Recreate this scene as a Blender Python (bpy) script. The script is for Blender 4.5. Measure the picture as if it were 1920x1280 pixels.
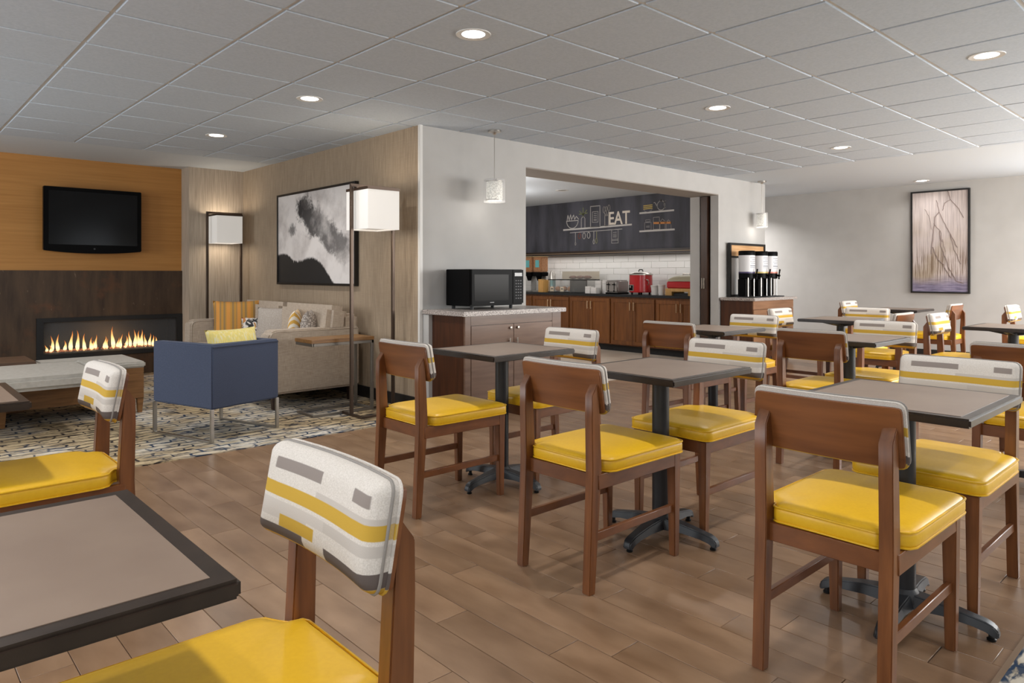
import bpy, bmesh, math, random
from mathutils import Vector, Matrix
random.seed(7)
for o in list(bpy.data.objects): bpy.data.objects.remove(o, do_unlink=True)
SC = bpy.context.scene
COL = SC.collection
PI = math.pi

# ------------------------------------------------------------------ camera
YAW = 0.7425
cam_d = bpy.data.cameras.new('camera'); cam = bpy.data.objects.new('camera', cam_d); COL.objects.link(cam)
cam.location = (0, 0, 1.17); cam.rotation_euler = (PI/2, 0, -YAW)
cam_d.sensor_width = 36; cam_d.lens = 1325/1920*36; cam_d.shift_y = (514-640)/1920
cam_d.clip_start = 0.02; cam_d.clip_end = 60
SC.camera = cam
# ------------------------------------------------------------------ world, view, big lights
W = bpy.data.worlds.new('world'); SC.world = W; W.use_nodes = True
W.node_tree.nodes['Background'].inputs[0].default_value = (0.86, 0.92, 1.0, 1)
W.node_tree.nodes['Background'].inputs[1].default_value = 0.6
try:
    SC.cycles.max_bounces = 7; SC.cycles.diffuse_bounces = 4; SC.cycles.glossy_bounces = 3; SC.cycles.transmission_bounces = 6; SC.cycles.transparent_max_bounces = 8; SC.cycles.caustics_reflective = False; SC.cycles.caustics_refractive = False
except Exception: pass
VS = SC.view_settings
VS.view_transform = 'Standard'; VS.look = 'None'; VS.exposure = -0.08; VS.gamma = 1; VS.use_curve_mapping = False
def area(name, loc, rot, sx, sy, power, col=(1, 1, 1), spread=None, parent=None, shape='RECTANGLE'):
    l = bpy.data.lights.new(name, 'AREA'); l.shape = shape; l.size = sx; l.size_y = sy; l.energy = power; l.color = col
    if spread: l.spread = spread
    o = bpy.data.objects.new(name, l); COL.objects.link(o); o.location = loc; o.rotation_euler = rot
    if parent: o.parent = parent
    return o
DAY = (0.90, 0.955, 1.0)
WINDOWS_S = [(-1.2, 0.2), (1.2, 2.6), (3.6, 5.0), (5.8, 7.6), (8.4, 10.8)]     # openings in the wall at y=-1.8 (x ranges)
for (a, b), e in zip(WINDOWS_S, (4, 5, 15, 105, 260)):
    area('window_daylight', ((a+b)/2, -1.74, 1.5), (PI/2, 0, 0), b-a, 1.3, e, DAY if a < 5 else (1.0, 0.965, 0.92))
for (a, b), e in (((-1.4, 0.4), 36), ((2.4, 4.4), 52), ((6.0, 8.0), 82)):                                      # openings in the wall at x=-2.6 (y ranges)
    area('window_daylight', (-2.54, (a+b)/2, 1.5), (PI/2, 0, -PI/2), b-a, 1.3, e, DAY)
area('window_daylight', (11.04, 0.0, 1.4), (PI/2, 0, PI/2), 2.6, 1.6, 120, DAY)                 # glazed door in the far wall, right of the view
DOWN_POWER = 10.0
SPOTS = [(2.40, 2.92), (2.40, 4.80), (2.40, 6.65), (4.85, 1.17), (4.85, 2.94), (7.29, 3.02), (10.71, 3.35)]
SPOTS_UNSEEN = [(2.40, 1.1), (0.0, 1.1), (0.0, 2.92), (0.0, 4.8), (0.0, 6.65), (7.29, 1.17), (4.85, -0.7), (2.4, -0.7), (7.29, -0.7), (10.3, 1.3), (0, -0.9), (8.9, 1.3), (8.9, -0.5), (10.3, -0.5), (-1.6, 2.9), (-1.6, 0.4)]

# ------------------------------------------------------------------ helpers
def lin(c):
    return tuple(((v/255)/12.92 if v/255 <= 0.04045 else ((v/255+0.055)/1.055)**2.4) for v in c)
class N:
    """tiny node helper"""
    def __init__(s, name):
        s.m = bpy.data.materials.new(name); s.m.use_nodes = True; s.t = s.m.node_tree; s.n = s.t.nodes
        s.b = s.n['Principled BSDF']
    def new(s, typ, **kw):
        x = s.n.new(typ)
        for k, v in kw.items(): setattr(x, k, v)
        return x
    def link(s, a, b): s.t.links.new(a, b)
    def inp(s, node, key, v):
        if v is None: return
        if hasattr(v, 'is_output') or isinstance(v, bpy.types.NodeSocket): s.link(v, node.inputs[key])
        else: node.inputs[key].default_value = v
    def math(s, op, a, b=None, c=None, clamp=False):
        x = s.new('ShaderNodeMath', operation=op, use_clamp=clamp); s.inp(x, 0, a)
        if b is not None: s.inp(x, 1, b)
        if c is not None: s.inp(x, 2, c)
        return x.outputs[0]
    def mix(s, f, a, b):
        x = s.new('ShaderNodeMix', data_type='RGBA'); s.inp(x, 0, f)
        s.inp(x, 6, a if not isinstance(a, tuple) else (*a[:3], 1)); s.inp(x, 7, b if not isinstance(b, tuple) else (*b[:3], 1))
        return x.outputs[2]
    def coord(s, kind='Object', scale=(1, 1, 1), loc=(0, 0, 0), rot=(0, 0, 0)):
        tc = s.new('ShaderNodeTexCoord'); mp = s.new('ShaderNodeMapping')
        mp.inputs['Scale'].default_value = scale; mp.inputs['Location'].default_value = loc; mp.inputs['Rotation'].default_value = rot
        s.link(tc.outputs[kind], mp.inputs[0]); return mp.outputs[0]
    def xyz(s, vec):
        x = s.new('ShaderNodeSeparateXYZ'); s.link(vec, x.inputs[0]); return x.outputs[0], x.outputs[1], x.outputs[2]
    def noise(s, vec, scale=5, detail=3, rough=0.5, dist=0.0):
        x = s.new('ShaderNodeTexNoise'); s.link(vec, x.inputs['Vector'])
        x.inputs['Scale'].default_value = scale; x.inputs['Detail'].default_value = detail; x.inputs['Roughness'].default_value = rough; x.inputs['Distortion'].default_value = dist
        return x.outputs['Fac']
    def ramp(s, fac, stops):
        x = s.new('ShaderNodeValToRGB'); s.link(fac, x.inputs[0]); e = x.color_ramp.elements
        while len(e) < len(stops): e.new(0.5)
        for i, (p, c) in enumerate(stops):
            e[i].position = p; e[i].color = (*c, 1)
        return x.outputs[0]
    def step(s, v, a, w=0.004):          # 0 below a, 1 above
        x = s.new('ShaderNodeMapRange'); s.inp(x, 0, v); x.inputs[1].default_value = a-w; x.inputs[2].default_value = a+w; return x.outputs[0]
    def band(s, v, a, b, w=0.004): return s.math('SUBTRACT', s.step(v, a, w), s.step(v, b, w))
    def rect(s, u, v, u0, u1, v0, v1, w=0.004): return s.math('MULTIPLY', s.band(u, u0, u1, w), s.band(v, v0, v1, w))
    def col(s, c): s.inp(s.b, 'Base Color', c if not isinstance(c, tuple) else (*c[:3], 1))
    def bump(s, h, strength=0.2, dist=0.002):
        x = s.new('ShaderNodeBump'); x.inputs['Strength'].default_value = strength; x.inputs['Distance'].default_value = dist
        s.link(h, x.inputs['Height']); s.link(x.outputs[0], s.b.inputs['Normal'])
    def set(s, rough=0.5, metal=0.0, spec=0.5, coat=0.0, trans=0.0, alpha=1.0, emit=None, estr=0.0, ior=1.5):
        b = s.b; b.inputs['Roughness'].default_value = rough; b.inputs['Metallic'].default_value = metal
        b.inputs['Specular IOR Level'].default_value = spec; b.inputs['Coat Weight'].default_value = coat; b.inputs['Coat Roughness'].default_value = 0.15
        b.inputs['Transmission Weight'].default_value = trans; b.inputs['Alpha'].default_value = alpha; b.inputs['IOR'].default_value = ior
        if emit is not None:
            b.inputs['Emission Strength'].default_value = estr
            if isinstance(emit, tuple): b.inputs['Emission Color'].default_value = (*emit, 1)
            else: s.link(emit, b.inputs['Emission Color'])
        return s.m
def plain(name, c, rough=0.5, metal=0.0, spec=0.5, coat=0.0, **kw):
    n = N(name); n.col(lin(c)); return n.set(rough, metal, spec, coat, **kw)
def mottled(name, c1, c2, scale=(1, 1, 1), ns=8, detail=3, rough=0.5, lo=0.35, hi=0.65, metal=0.0, spec=0.5, coat=0.0, bump=0.0, kind='Object', rnd=0.0, bdist=0.001):
    n = N(name); v = n.coord(kind, scale)
    if rnd:
        oi = n.new('ShaderNodeObjectInfo'); cm = n.new('ShaderNodeCombineXYZ'); m7 = n.math('MULTIPLY', oi.outputs['Random'], 37.0)
        n.link(m7, cm.inputs[0]); n.link(m7, cm.inputs[1]); va = n.new('ShaderNodeVectorMath', operation='ADD'); n.link(v, va.inputs[0]); n.link(cm.outputs[0], va.inputs[1]); v = va.outputs[0]
    f = n.noise(v, ns, detail); c = n.ramp(f, [(lo, lin(c1)), (hi, lin(c2))])
    if rnd:
        hs = n.new('ShaderNodeHueSaturation'); n.link(n.math('ADD', n.math('MULTIPLY', oi.outputs['Random'], rnd*2), 1-rnd), hs.inputs['Value']); n.link(c, hs.inputs['Color']); c = hs.outputs[0]
    n.col(c)
    if bump: n.bump(f, bump, bdist)
    return n.set(rough, metal, spec, coat)

class MB:
    def __init__(s): s.v = []; s.f = []
    def add(s, vs, fs):
        o = len(s.v); s.v += [tuple(p) for p in vs]; s.f += [tuple(i+o for i in f) for f in fs]; return s
    def box(s, x0, x1, y0, y1, z0, z1):
        return s.add([(x0,y0,z0),(x1,y0,z0),(x1,y1,z0),(x0,y1,z0),(x0,y0,z1),(x1,y0,z1),(x1,y1,z1),(x0,y1,z1)],
                     [(0,3,2,1),(4,5,6,7),(0,1,5,4),(1,2,6,5),(2,3,7,6),(3,0,4,7)])
    def frustum(s, c0, sx0, sy0, z0, c1, sx1, sy1, z1):
        a = [(c0[0]+i*sx0/2, c0[1]+j*sy0/2, z0) for i, j in ((-1,-1),(1,-1),(1,1),(-1,1))]
        b = [(c1[0]+i*sx1/2, c1[1]+j*sy1/2, z1) for i, j in ((-1,-1),(1,-1),(1,1),(-1,1))]
        return s.add(a+b, [(0,3,2,1),(4,5,6,7),(0,1,5,4),(1,2,6,5),(2,3,7,6),(3,0,4,7)])
    def prism(s, poly, axis, a, b):
        """poly: 2-D points; axis 'y': poly is (x,z); 'z': (x,y); 'x': (y,z)"""
        def P(p, t): return {'y': (p[0], t, p[1]), 'z': (p[0], p[1], t), 'x': (t, p[0], p[1])}[axis]
        n = len(poly); vs = [P(p, a) for p in poly]+[P(p, b) for p in poly]
        return s.add(vs, [tuple(range(n))[::-1], tuple(range(n, 2*n))]+[(i, (i+1) % n, n+(i+1) % n, n+i) for i in range(n)])
    def cyl(s, p0, p1, r0, r1=None, n=16):
        r1 = r0 if r1 is None else r1; p0 = Vector(p0); p1 = Vector(p1); d = (p1-p0).normalized()
        u = d.orthogonal().normalized(); w = d.cross(u)
        vs = [p0+(u*math.cos(2*PI*i/n)+w*math.sin(2*PI*i/n))*r0 for i in range(n)]+[p1+(u*math.cos(2*PI*i/n)+w*math.sin(2*PI*i/n))*r1 for i in range(n)]
        return s.add(vs, [tuple(range(n))[::-1], tuple(range(n, 2*n))]+[(i, (i+1) % n, n+(i+1) % n, n+i) for i in range(n)])
    def lathe(s, prof, c=(0, 0, 0), n=24):
        o = []; m = len(prof)
        for r, z in prof:
            for i in range(n): o.append((c[0]+r*math.cos(2*PI*i/n), c[1]+r*math.sin(2*PI*i/n), c[2]+z))
        fs = [(k*n+i, k*n+(i+1) % n, (k+1)*n+(i+1) % n, (k+1)*n+i) for k in range(m-1) for i in range(n)]
        if prof[0][0] > 1e-6: fs.append(tuple(range(n))[::-1])
        if prof[-1][0] > 1e-6: fs.append(tuple(range((m-1)*n, m*n)))
        return s.add(o, fs)
    def tube(s, pts, r, n=6, closed=False):
        pts = [Vector(p) for p in pts]; m = len(pts); vs = []; prev = None
        for i, p in enumerate(pts):
            a = pts[i-1] if (i > 0 or closed) else p; b = pts[(i+1) % m] if (i < m-1 or closed) else p
            d = (b-a).normalized()
            u = d.orthogonal().normalized() if prev is None else (prev-d*prev.dot(d)).normalized()
            prev = u; w = d.cross(u)
            vs += [p+(u*math.cos(2*PI*k/n)+w*math.sin(2*PI*k/n))*r for k in range(n)]
        fs = [(i*n+k, i*n+(k+1) % n, ((i+1) % m)*n+(k+1) % n, ((i+1) % m)*n+k) for i in range(m if closed else m-1) for k in range(n)]
        if not closed: fs += [tuple(range(n))[::-1], tuple(range((m-1)*n, m*n))]
        return s.add(vs, fs)
    def grid(s, fn, nu, nv):
        vs = [fn(i/nu, j/nv) for j in range(nv+1) for i in range(nu+1)]
        return s.add(vs, [(j*(nu+1)+i, j*(nu+1)+i+1, (j+1)*(nu+1)+i+1, (j+1)*(nu+1)+i) for j in range(nv) for i in range(nu)])
    def mesh(s, name, mat, bevel=0.0, seg=2, smooth=None, weld=False):
        bm = bmesh.new(); vs = [bm.verts.new(v) for v in s.v]
        for f in s.f:
            try: bm.faces.new([vs[i] for i in f])
            except ValueError: pass
        if weld: bmesh.ops.remove_doubles(bm, verts=bm.verts, dist=1e-5)
        bmesh.ops.recalc_face_normals(bm, faces=bm.faces)
        if bevel:
            bm.edges.ensure_lookup_table()
            es = [e for e in bm.edges if len(e.link_faces) == 2 and e.calc_face_angle(0) > 0.5]
            bmesh.ops.bevel(bm, geom=es, offset=bevel, segments=seg, affect='EDGES', clamp_overlap=True)
        me = bpy.data.meshes.new(name); bm.to_mesh(me); bm.free()
        if mat: me.materials.append(mat)
        if smooth is not None or bevel:
            me.shade_smooth(); me.set_sharp_from_angle(angle=smooth if smooth else 0.7)
        return me
    def build(s, name, mat, parent=None, loc=None, rot=None, **kw):
        return put(name, s.mesh(name, mat, **kw), parent, loc, rot)
def put(name, me, parent=None, loc=None, rot=None):
    o = bpy.data.objects.new(name, me); COL.objects.link(o)
    if parent: o.parent = parent
    if loc: o.location = loc
    if rot: o.rotation_euler = rot
    return o
def thing(name, label, cat, loc=(0, 0, 0), rz=0.0, group=None):
    o = bpy.data.objects.new(name, None); COL.objects.link(o); o.empty_display_size = 0.1
    o.location = loc; o.rotation_euler = (0, 0, rz); return tag(o, label, cat, group)
def tag(o, label, cat, group=None):
    o['label'] = label; o['category'] = cat
    if group: o['group'] = group
    return o
def struct(o):
    o['kind'] = 'structure'; return o
def copy_tree(o, parent=None):
    c = o.copy(); COL.objects.link(c); c.parent = parent
    for ch in list(o.children): copy_tree(ch, c)
    return c
def box(name, mat, x0, x1, y0, y1, z0, z1, parent=None, bevel=0.0, **kw):
    return MB().box(x0, x1, y0, y1, z0, z1).build(name, mat, parent, bevel=bevel, **kw)

# ------------------------------------------------------------------ materials
def wood(name, c1, c2, axis='z', rough=0.35, coat=0.0, sc=1.0, rnd=0.12):
    st = {'x': (1.2, 14, 14), 'y': (14, 1.2, 14), 'z': (14, 14, 1.2)}[axis]
    return mottled(name, c1, c2, tuple(v*sc for v in st), 3, 4, rough, 0.3, 0.7, coat=coat, rnd=rnd)
M = {}
M['chair_wood'] = wood('chair_wood', (94, 54, 27), (128, 79, 43), 'z', 0.33)
M['chair_rail'] = mottled('chair_rail_wood', (100, 58, 30), (122, 74, 40), (5, 5, 12), 2, 3, 0.33, 0.3, 0.7, rnd=0.1)
M['chair_wood_h'] = wood('chair_panel_wood', (98, 56, 28), (132, 81, 44), 'y', 0.33, sc=0.5)
M['plank'] = mottled('floor_plank', (118, 90, 66), (154, 124, 97), (4.5, 1.6, 4.5), 1.8, 5, 0.30, 0.3, 0.72, spec=0.5, rnd=0.10, bump=0.05)
M['subfloor'] = plain('plank_joint', (72, 52, 40), 0.7)
M['ceiling_tile'] = mottled('ceiling_tile', (191, 201, 212), (199, 208, 219), (1, 1, 1), 60, 2, 0.9, bump=0.08)
M['drywall'] = plain('ceiling_paint', (206, 213, 220), 0.85)
M['grid'] = plain('grid_bar_white', (226, 226, 224), 0.5)
M['greywall'] = mottled('grey_wall_paint', (182, 180, 177), (187, 185, 182), (1, 1, 1), 4, 2, 0.75)
M['trimwhite'] = plain('white_trim', (222, 220, 216), 0.45)
M['header'] = plain('taupe_soffit', (150, 142, 134), 0.7)
M['baseboard'] = plain('black_baseboard', (30, 27, 26), 0.5)
n = N('grasscloth'); v = n.coord('Object', (40, 40, 1.6)); f = n.noise(v, 3, 4); v2 = n.coord('Object', (3, 3, 90)); f2 = n.noise(v2, 3, 2)
n.col(n.mix(n.math('MULTIPLY', f2, 0.35), n.ramp(f, [(0.3, lin((150, 131, 109))), (0.7, lin((182, 162, 137)))]), lin((120, 103, 86)))); n.bump(f, 0.25, 0.002); M['grasscloth'] = n.set(0.85)
n = N('pier_paper'); v = n.coord('Object', (30, 30, 1.2)); f = n.noise(v, 3, 4)
n.col(n.ramp(f, [(0.3, lin((168, 152, 134))), (0.7, lin((198, 182, 163)))])); n.bump(f, 0.2, 0.002); M['pierpaper'] = n.set(0.85)
n = N('orange_wood'); v = n.coord('Object', (0.5, 1, 16)); f = n.noise(v, 2.4, 5, 0.6); n.col(n.ramp(f, [(0.3, lin((178, 122, 58))), (0.7, lin((196, 139, 72)))])); M['orangewood'] = n.set(0.5)
n = N('rust_panel'); v = n.coord('Object', (5, 5, 0.8)); f = n.noise(v, 2.2, 6, 0.6); g = n.noise(n.coord('Object', (1, 1, 1)), 3.2, 5, 0.65); h = n.noise(n.coord('Object', (14, 14, 4)), 2.5, 2, 0.6)
c = n.ramp(f, [(0.3, lin((58, 43, 32))), (0.7, lin((88, 68, 50)))]); c = n.mix(n.ramp(g, [(0.55, (0, 0, 0)), (0.72, (0.7, 0.7, 0.7))]), c, lin((104, 66, 40)))
c = n.mix(n.ramp(h, [(0.70, (0, 0, 0)), (0.76, (0.6, 0.6, 0.6))]), c, lin((128, 110, 90))); n.col(c); M['rust'] = n.set(0.5, 0.25)
M['black'] = plain('black_plastic', (10, 10, 11), 0.4, spec=0.07)
M['blackmatte'] = plain('black_matte', (20, 20, 21), 0.6)
n = N('tv_glass'); n.col(lin((14, 14, 15))); M['screen'] = n.set(0.15, 0, 0.18)
M['blackglass'] = plain('smoked_glass', (9, 9, 10), 0.2, spec=0.06)
M['yellow_vinyl'] = mottled('yellow_vinyl', (224, 175, 32), (228, 180, 36), (1, 1, 1), 90, 2, 0.36, bump=0.06, bdist=0.0006)
M['yellow_pipe'] = plain('yellow_piping', (190, 140, 24), 0.4)
M['table_edge'] = mottled('table_edge', (38, 28, 21), (46, 35, 27), (1, 1, 1), 20, 2, 0.32)
M['table_top'] = mottled('table_laminate', (128, 109, 95), (136, 117, 102), (1, 1, 1), 6, 4, 0.36)
M['iron'] = plain('black_iron', (34, 36, 40), 0.42, 0.0, 0.5)
M['nylon'] = plain('black_nylon', (12, 12, 12), 0.5)
# striped back fabric
n = N('stripe_fabric'); tc = n.coord('Generated'); gx, u, v = n.xyz(tc)
wv = n.noise(n.coord('Object', (1, 1, 1)), 420, 1); base = n.ramp(wv, [(0.3, lin((198, 190, 181))), (0.7, lin((216, 209, 201)))])
PALE = lin((188, 180, 172)); GREY = lin((140, 130, 124)); DARK = lin((98, 88, 84)); YEL = lin((190, 154, 62))
c = base
for r, k in (((0, 1, 0.36, 0.46), PALE), ((0, 0.6, 0.36, 0.46), lin((196, 188, 180))), ((0.5, 1, 0.63, 0.69), PALE), ((0, 0.45, 0.28, 0.36), lin((194, 186, 178))), ((0.12, 0.52, 0.77, 0.885), GREY), ((0.81, 0.95, 0.77, 0.885), GREY),
             ((0, 1, 0.50, 0.635), YEL), ((0.22, 0.52, 0.21, 0.335), YEL), ((-1, 0.42, 0.085, 0.21), DARK), ((0.62, 2.0, 0.085, 0.225), DARK), ((-1, 2, -1, 0.085), YEL)):
    c = n.mix(n.rect(u, v, r[0]-0.001, r[1]+0.001, r[2], r[3]), c, k)
n.col(c); n.bump(wv, 0.2, 0.0008); M['stripe'] = n.set(0.9, 0, 0.2)
M['pipe_grey'] = plain('grey_piping', (140, 134, 128), 0.8)

# ------------------------------------------------------------------ room shell
CZ = 2.46
# floor: subfloor slab, planks as children
floor = struct(box('floor', M['subfloor'], -2.6, 11.1, -1.9, 9.3, -0.06, -0.004))
PW, PG = 0.1355, 0.0022
plank_meshes = {}
def plank_mesh(L):
    k = round(L, 3)
    if k not in plank_meshes:
        plank_meshes[k] = MB().box(-PW/2+PG/2, PW/2-PG/2, -k/2+PG/2, k/2-PG/2, -0.008, 0.0).mesh('plank', M['plank'], bevel=0.0012, seg=1)
    return plank_meshes[k]
def campx(X, Y, Z):
    r = X*math.cos(YAW)-Y*math.sin(YAW); d = X*math.sin(YAW)+Y*math.cos(YAW)
    if d < 0.15: return None
    return 960+1325*r/d, 514-1325*(Z-1.17)/d, d
planks = []
FY0, FY1 = 0.562, 4.70
i = 0
x = 2.50-PW/2-PW*38
while x < 11.05:
    off = (0.265*(i*2 % 3)+0.13*(i % 2)+0.697) % 0.80; y = FY0-0.80+off
    while y < FY1:
        a, b = max(y, FY0), min(y+0.80, FY1)
        if b-a > 0.012 and not (a >= 4.99 and x > 3.5): planks.append((x, (a+b)/2, round(b-a, 2)))
        y += 0.80
    x += PW; i += 1
for xx in [2.50-PW/2+PW*k for k in range(8, 64)]:              # strip between lounge carpet and grey wall
    planks.append((xx, (4.70+5.0)/2, 0.30)) if xx > 2.95 else None
vis, rest = [], []
for p in planks:
    q = campx(p[0], p[1], 0)
    if q and -150 < q[0] < 2070 and 500 < q[1] < 1420: vis.append((q[2], p))
    else: rest.append(p)
vis.sort(); rest += [p for _, p in vis[300:]]
for _, p in vis[:300]: put('plank', plank_mesh(p[2]), floor, (p[0], p[1], 0))
mb = MB()
for p in rest: mb.box(p[0]-PW/2+PG/2, p[0]+PW/2-PG/2, p[1]-p[2]/2+PG/2, p[1]+p[2]/2-PG/2, -0.008, 0.0)
o = mb.build('distant_planks', M['plank'], floor); o['kind'] = 'stuff'
# carpets
n = N('lounge_carpet'); tc = n.new('ShaderNodeTexCoord'); nz = n.new('ShaderNodeTexNoise'); nz.inputs['Scale'].default_value = 6; nz.inputs['Detail'].default_value = 3; n.link(tc.outputs['Object'], nz.inputs['Vector'])
vm = n.new('ShaderNodeVectorMath', operation='MULTIPLY_ADD'); n.link(nz.outputs['Color'], vm.inputs[0]); vm.inputs[1].default_value = (0.13, 0.11, 0); n.link(tc.outputs['Object'], vm.inputs[2])
bk = n.new('ShaderNodeTexBrick'); n.link(vm.outputs[0], bk.inputs['Vector']); bk.inputs['Scale'].default_value = 1; bk.inputs['Brick Width'].default_value = 0.19; bk.inputs['Row Height'].default_value = 0.085
bk.inputs['Mortar Size'].default_value = 0.011; bk.inputs['Mortar Smooth'].default_value = 0.6; bk.offset = 0.37; bk.squash = 1.0
cv = n.noise(n.coord('Object', (1, 1, 1)), 1.3, 3); cell = n.noise(n.coord('Object', (1.0, 3.2, 1)), 5.5, 3); cell2 = n.noise(n.coord('Object', (1.0, 2.4, 1), (4, 9, 0)), 6.5, 4)
basec = n.mix(n.ramp(cv, [(0.45, (0, 0, 0)), (0.6, (1, 1, 1))]), n.ramp(cell, [(0.3, lin((134, 116, 90))), (0.6, lin((190, 170, 136)))]), n.ramp(cell, [(0.3, lin((172, 158, 132))), (0.6, lin((212, 205, 192)))]))
dk = n.mix(n.ramp(cv, [(0.42, (0, 0, 0)), (0.55, (1, 1, 1))]), lin((44, 40, 40)), lin((46, 62, 84)))
lines = n.math('MULTIPLY', bk.outputs['Fac'], n.ramp(cell2, [(0.34, (0.15, 0.15, 0.15)), (0.50, (1, 1, 1))]))
blot = n.ramp(n.noise(n.coord('Object', (1.2, 4, 1), (2, 3, 0)), 5, 4, 0.6), [(0.54, (0, 0, 0)), (0.61, (0.95, 0.95, 0.95))])
n.col(n.mix(n.math('MAXIMUM', lines, blot), basec, dk)); M['carpet'] = n.set(0.95, 0, 0.1)
carpet = struct(box('floor_carpet', M['carpet'], -2.6, 3.52, 4.70, 9.1, -0.01, 0.006))
carpet2 = struct(box('floor_rug_strip', M['carpet'], -2.6, 11.1, -1.9, 0.548, -0.01, 0.005))
struct(box('trim_1', plain('floor_strip', (172, 150, 126), 0.3, 0.8), -2.6, 11.1, 0.546, 0.562, -0.006, 0.006))
# kitchen floor
struct(box('floor_kitchen', mottled('kitchen_floor', (196, 180, 162), (212, 198, 182), (1, 1, 1), 3, 3, 0.35), 3.6, 9.05, 5.0, 9.9, -0.01, 0.003))
# ceiling: backing slab, tiles and bars as children
ceil = struct(box('ceiling', M['drywall'], -2.6, 11.1, -1.9, 9.3, CZ+0.012, CZ+0.08))
GX0, GY0, GS = 0.90, 3.27, 0.608
GXE, GYE = 8.30, 7.95
GXS, GYS = GX0-GS*5, GY0-GS*8
def grid_cuts(a0, step, lo, hi):
    k = math.ceil((lo-a0)/step-1e-6); out = [lo]
    while a0+k*step < hi-0.05:
        if a0+k*step > lo+0.05: out.append(a0+k*step)
        k += 1
    return out+[hi]
cxs = grid_cuts(GX0, GS, GXS, GXE); cys = grid_cuts(GY0, GS, GYS, GYE)
tm = {}; back = MB()
for a, b in zip(cxs, cxs[1:]):
    for c_, d_ in zip(cys, cys[1:]):
        if a > 3.45 and c_ > 4.95: continue
        w, h = round(b-a-0.022, 3), round(d_-c_-0.022, 3)
        q = [campx(p, r, CZ) for p in (a, b) for r in (c_, d_)]
        seen = any(t and -100 < t[0] < 2020 and t[1] > -120 for t in q)
        if not seen: back.box(a+.011, b-.011, c_+.011, d_-.011, CZ-0.009, CZ+0.012); continue
        if (w, h) not in tm: tm[(w, h)] = MB().box(-w/2, w/2, -h/2, h/2, -0.009, 0.012).mesh('ceiling_tile', M['ceiling_tile'], bevel=0.003, seg=1)
        put('ceiling_tile', tm[(w, h)], ceil, ((a+b)/2, (c_+d_)/2, CZ))
o = back.build('unseen_ceiling_tiles', M['ceiling_tile'], ceil); o['kind'] = 'stuff'
for a in cxs: box('grid_bar', M['grid'], a-0.012, a+0.012, GYS, GYE, CZ+0.001, CZ+0.013, ceil)
for c_ in cys: box('grid_bar', M['grid'], GXS, GXE, c_-0.012, c_+0.012, CZ+0.0005, CZ+0.0125, ceil)
# drywall border flush with the tiles
struct(MB().box(GXE+.008, 11.1, -1.9, 5.9, CZ-0.006, CZ+0.012).box(-2.6, 3.52, GYE+.008, 9.1, CZ-0.006, CZ+0.012).build('ceiling_border', M['drywall']))
# grey wall with opening
OX0, OX1, OZ = 4.772, 8.264, 2.22
struct(MB().box(3.52, OX0, 5.0, 5.43, 0, CZ).box(OX0, OX1, 5.0, 5.43, OZ, CZ).box(OX1, 9.5, 5.0, 5.119, 0, CZ).box(OX1, 9.5, 5.281, 5.43, 0, CZ).box(8.9, 9.5, 5.119, 5.281, 0, CZ).build('wall_grey', M['greywall']))
struct(box('trim_2', M['header'], OX0, OX1, 5.0, 5.43, OZ-0.012, OZ-0.0005))
struct(box('trim_3', M['trimwhite'], 3.502, 3.535, 4.982, 5.012, 0, CZ, bevel=0.003))
# pocket door in the jamb
dw = wood('door_wood', (58, 38, 28), (78, 54, 40), 'z', 0.4)
d1 = struct(box('door_1', dw, 8.235, 8.86, 5.15, 5.25, 0.01, OZ-0.02, bevel=0.004))
box('pull_handle', plain('nickel', (190, 184, 176), 0.3, 1.0), 8.222, 8.236, 5.185, 5.2, 0.98, 1.12, d1)
box('pull_handle', bpy.data.materials['nickel'], 8.222, 8.236, 5.215, 5.23, 0.98, 1.12, d1)
M['nickel'] = bpy.data.materials['nickel']
# accent wall, pier wall, fireplace wall, far wall
struct(box('wall_accent', M['grasscloth'], 3.515, 3.62, 5.002, 9.2, 0, CZ))
struct(box('wall_pier', M['pierpaper'], 2.865, 3.515, 8.83, 9.2, 0, CZ))
FYW = 9.1
struct(MB().box(-2.6, 2.865, FYW, FYW+.1, 0.68, CZ).box(-2.6, 2.865, FYW, FYW+.1, 0, 0.26).box(-2.6, 1.385, FYW, FYW+.1, 0.26, 0.68).box(2.845, 2.865, FYW, FYW+.1, 0.26, 0.68).build('wall_fireplace', M['orangewood']))
rust = MB().box(-2.6, 1.37, FYW-.03, FYW+.02, 0, 1.212).box(2.862, 2.866, FYW-.03, FYW+.02, 0, 1.212).box(1.37, 2.862, FYW-.03, FYW+.02, 0.692, 1.212).box(1.37, 2.862, FYW-.03, FYW+.02, 0, 0.245).build('wall_rust_cladding', M['rust']); struct(rust)
struct(MB().box(11.1, 11.25, 1.4, 9.9, 0, CZ+.05).box(11.1, 11.25, -1.9, -1.4, 0, CZ+.05).box(11.1, 11.25, -1.4, 1.4, 2.25, CZ+.05).box(11.1, 11.25, -1.4, 1.4, 0, .5).build('wall_far', M['greywall']))
struct(box('wall_kitchen_end', M['greywall'], 9.05, 9.5, 5.43, 9.9, 0, CZ))
struct(box('wall_kitchen_left', M['greywall'], 3.62, 9.05, 9.9, 10.0, 0, CZ))
struct(box('ceiling_kitchen', M['drywall'], 3.62, 9.05, 5.43, 9.9, 2.375, 2.45))
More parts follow.
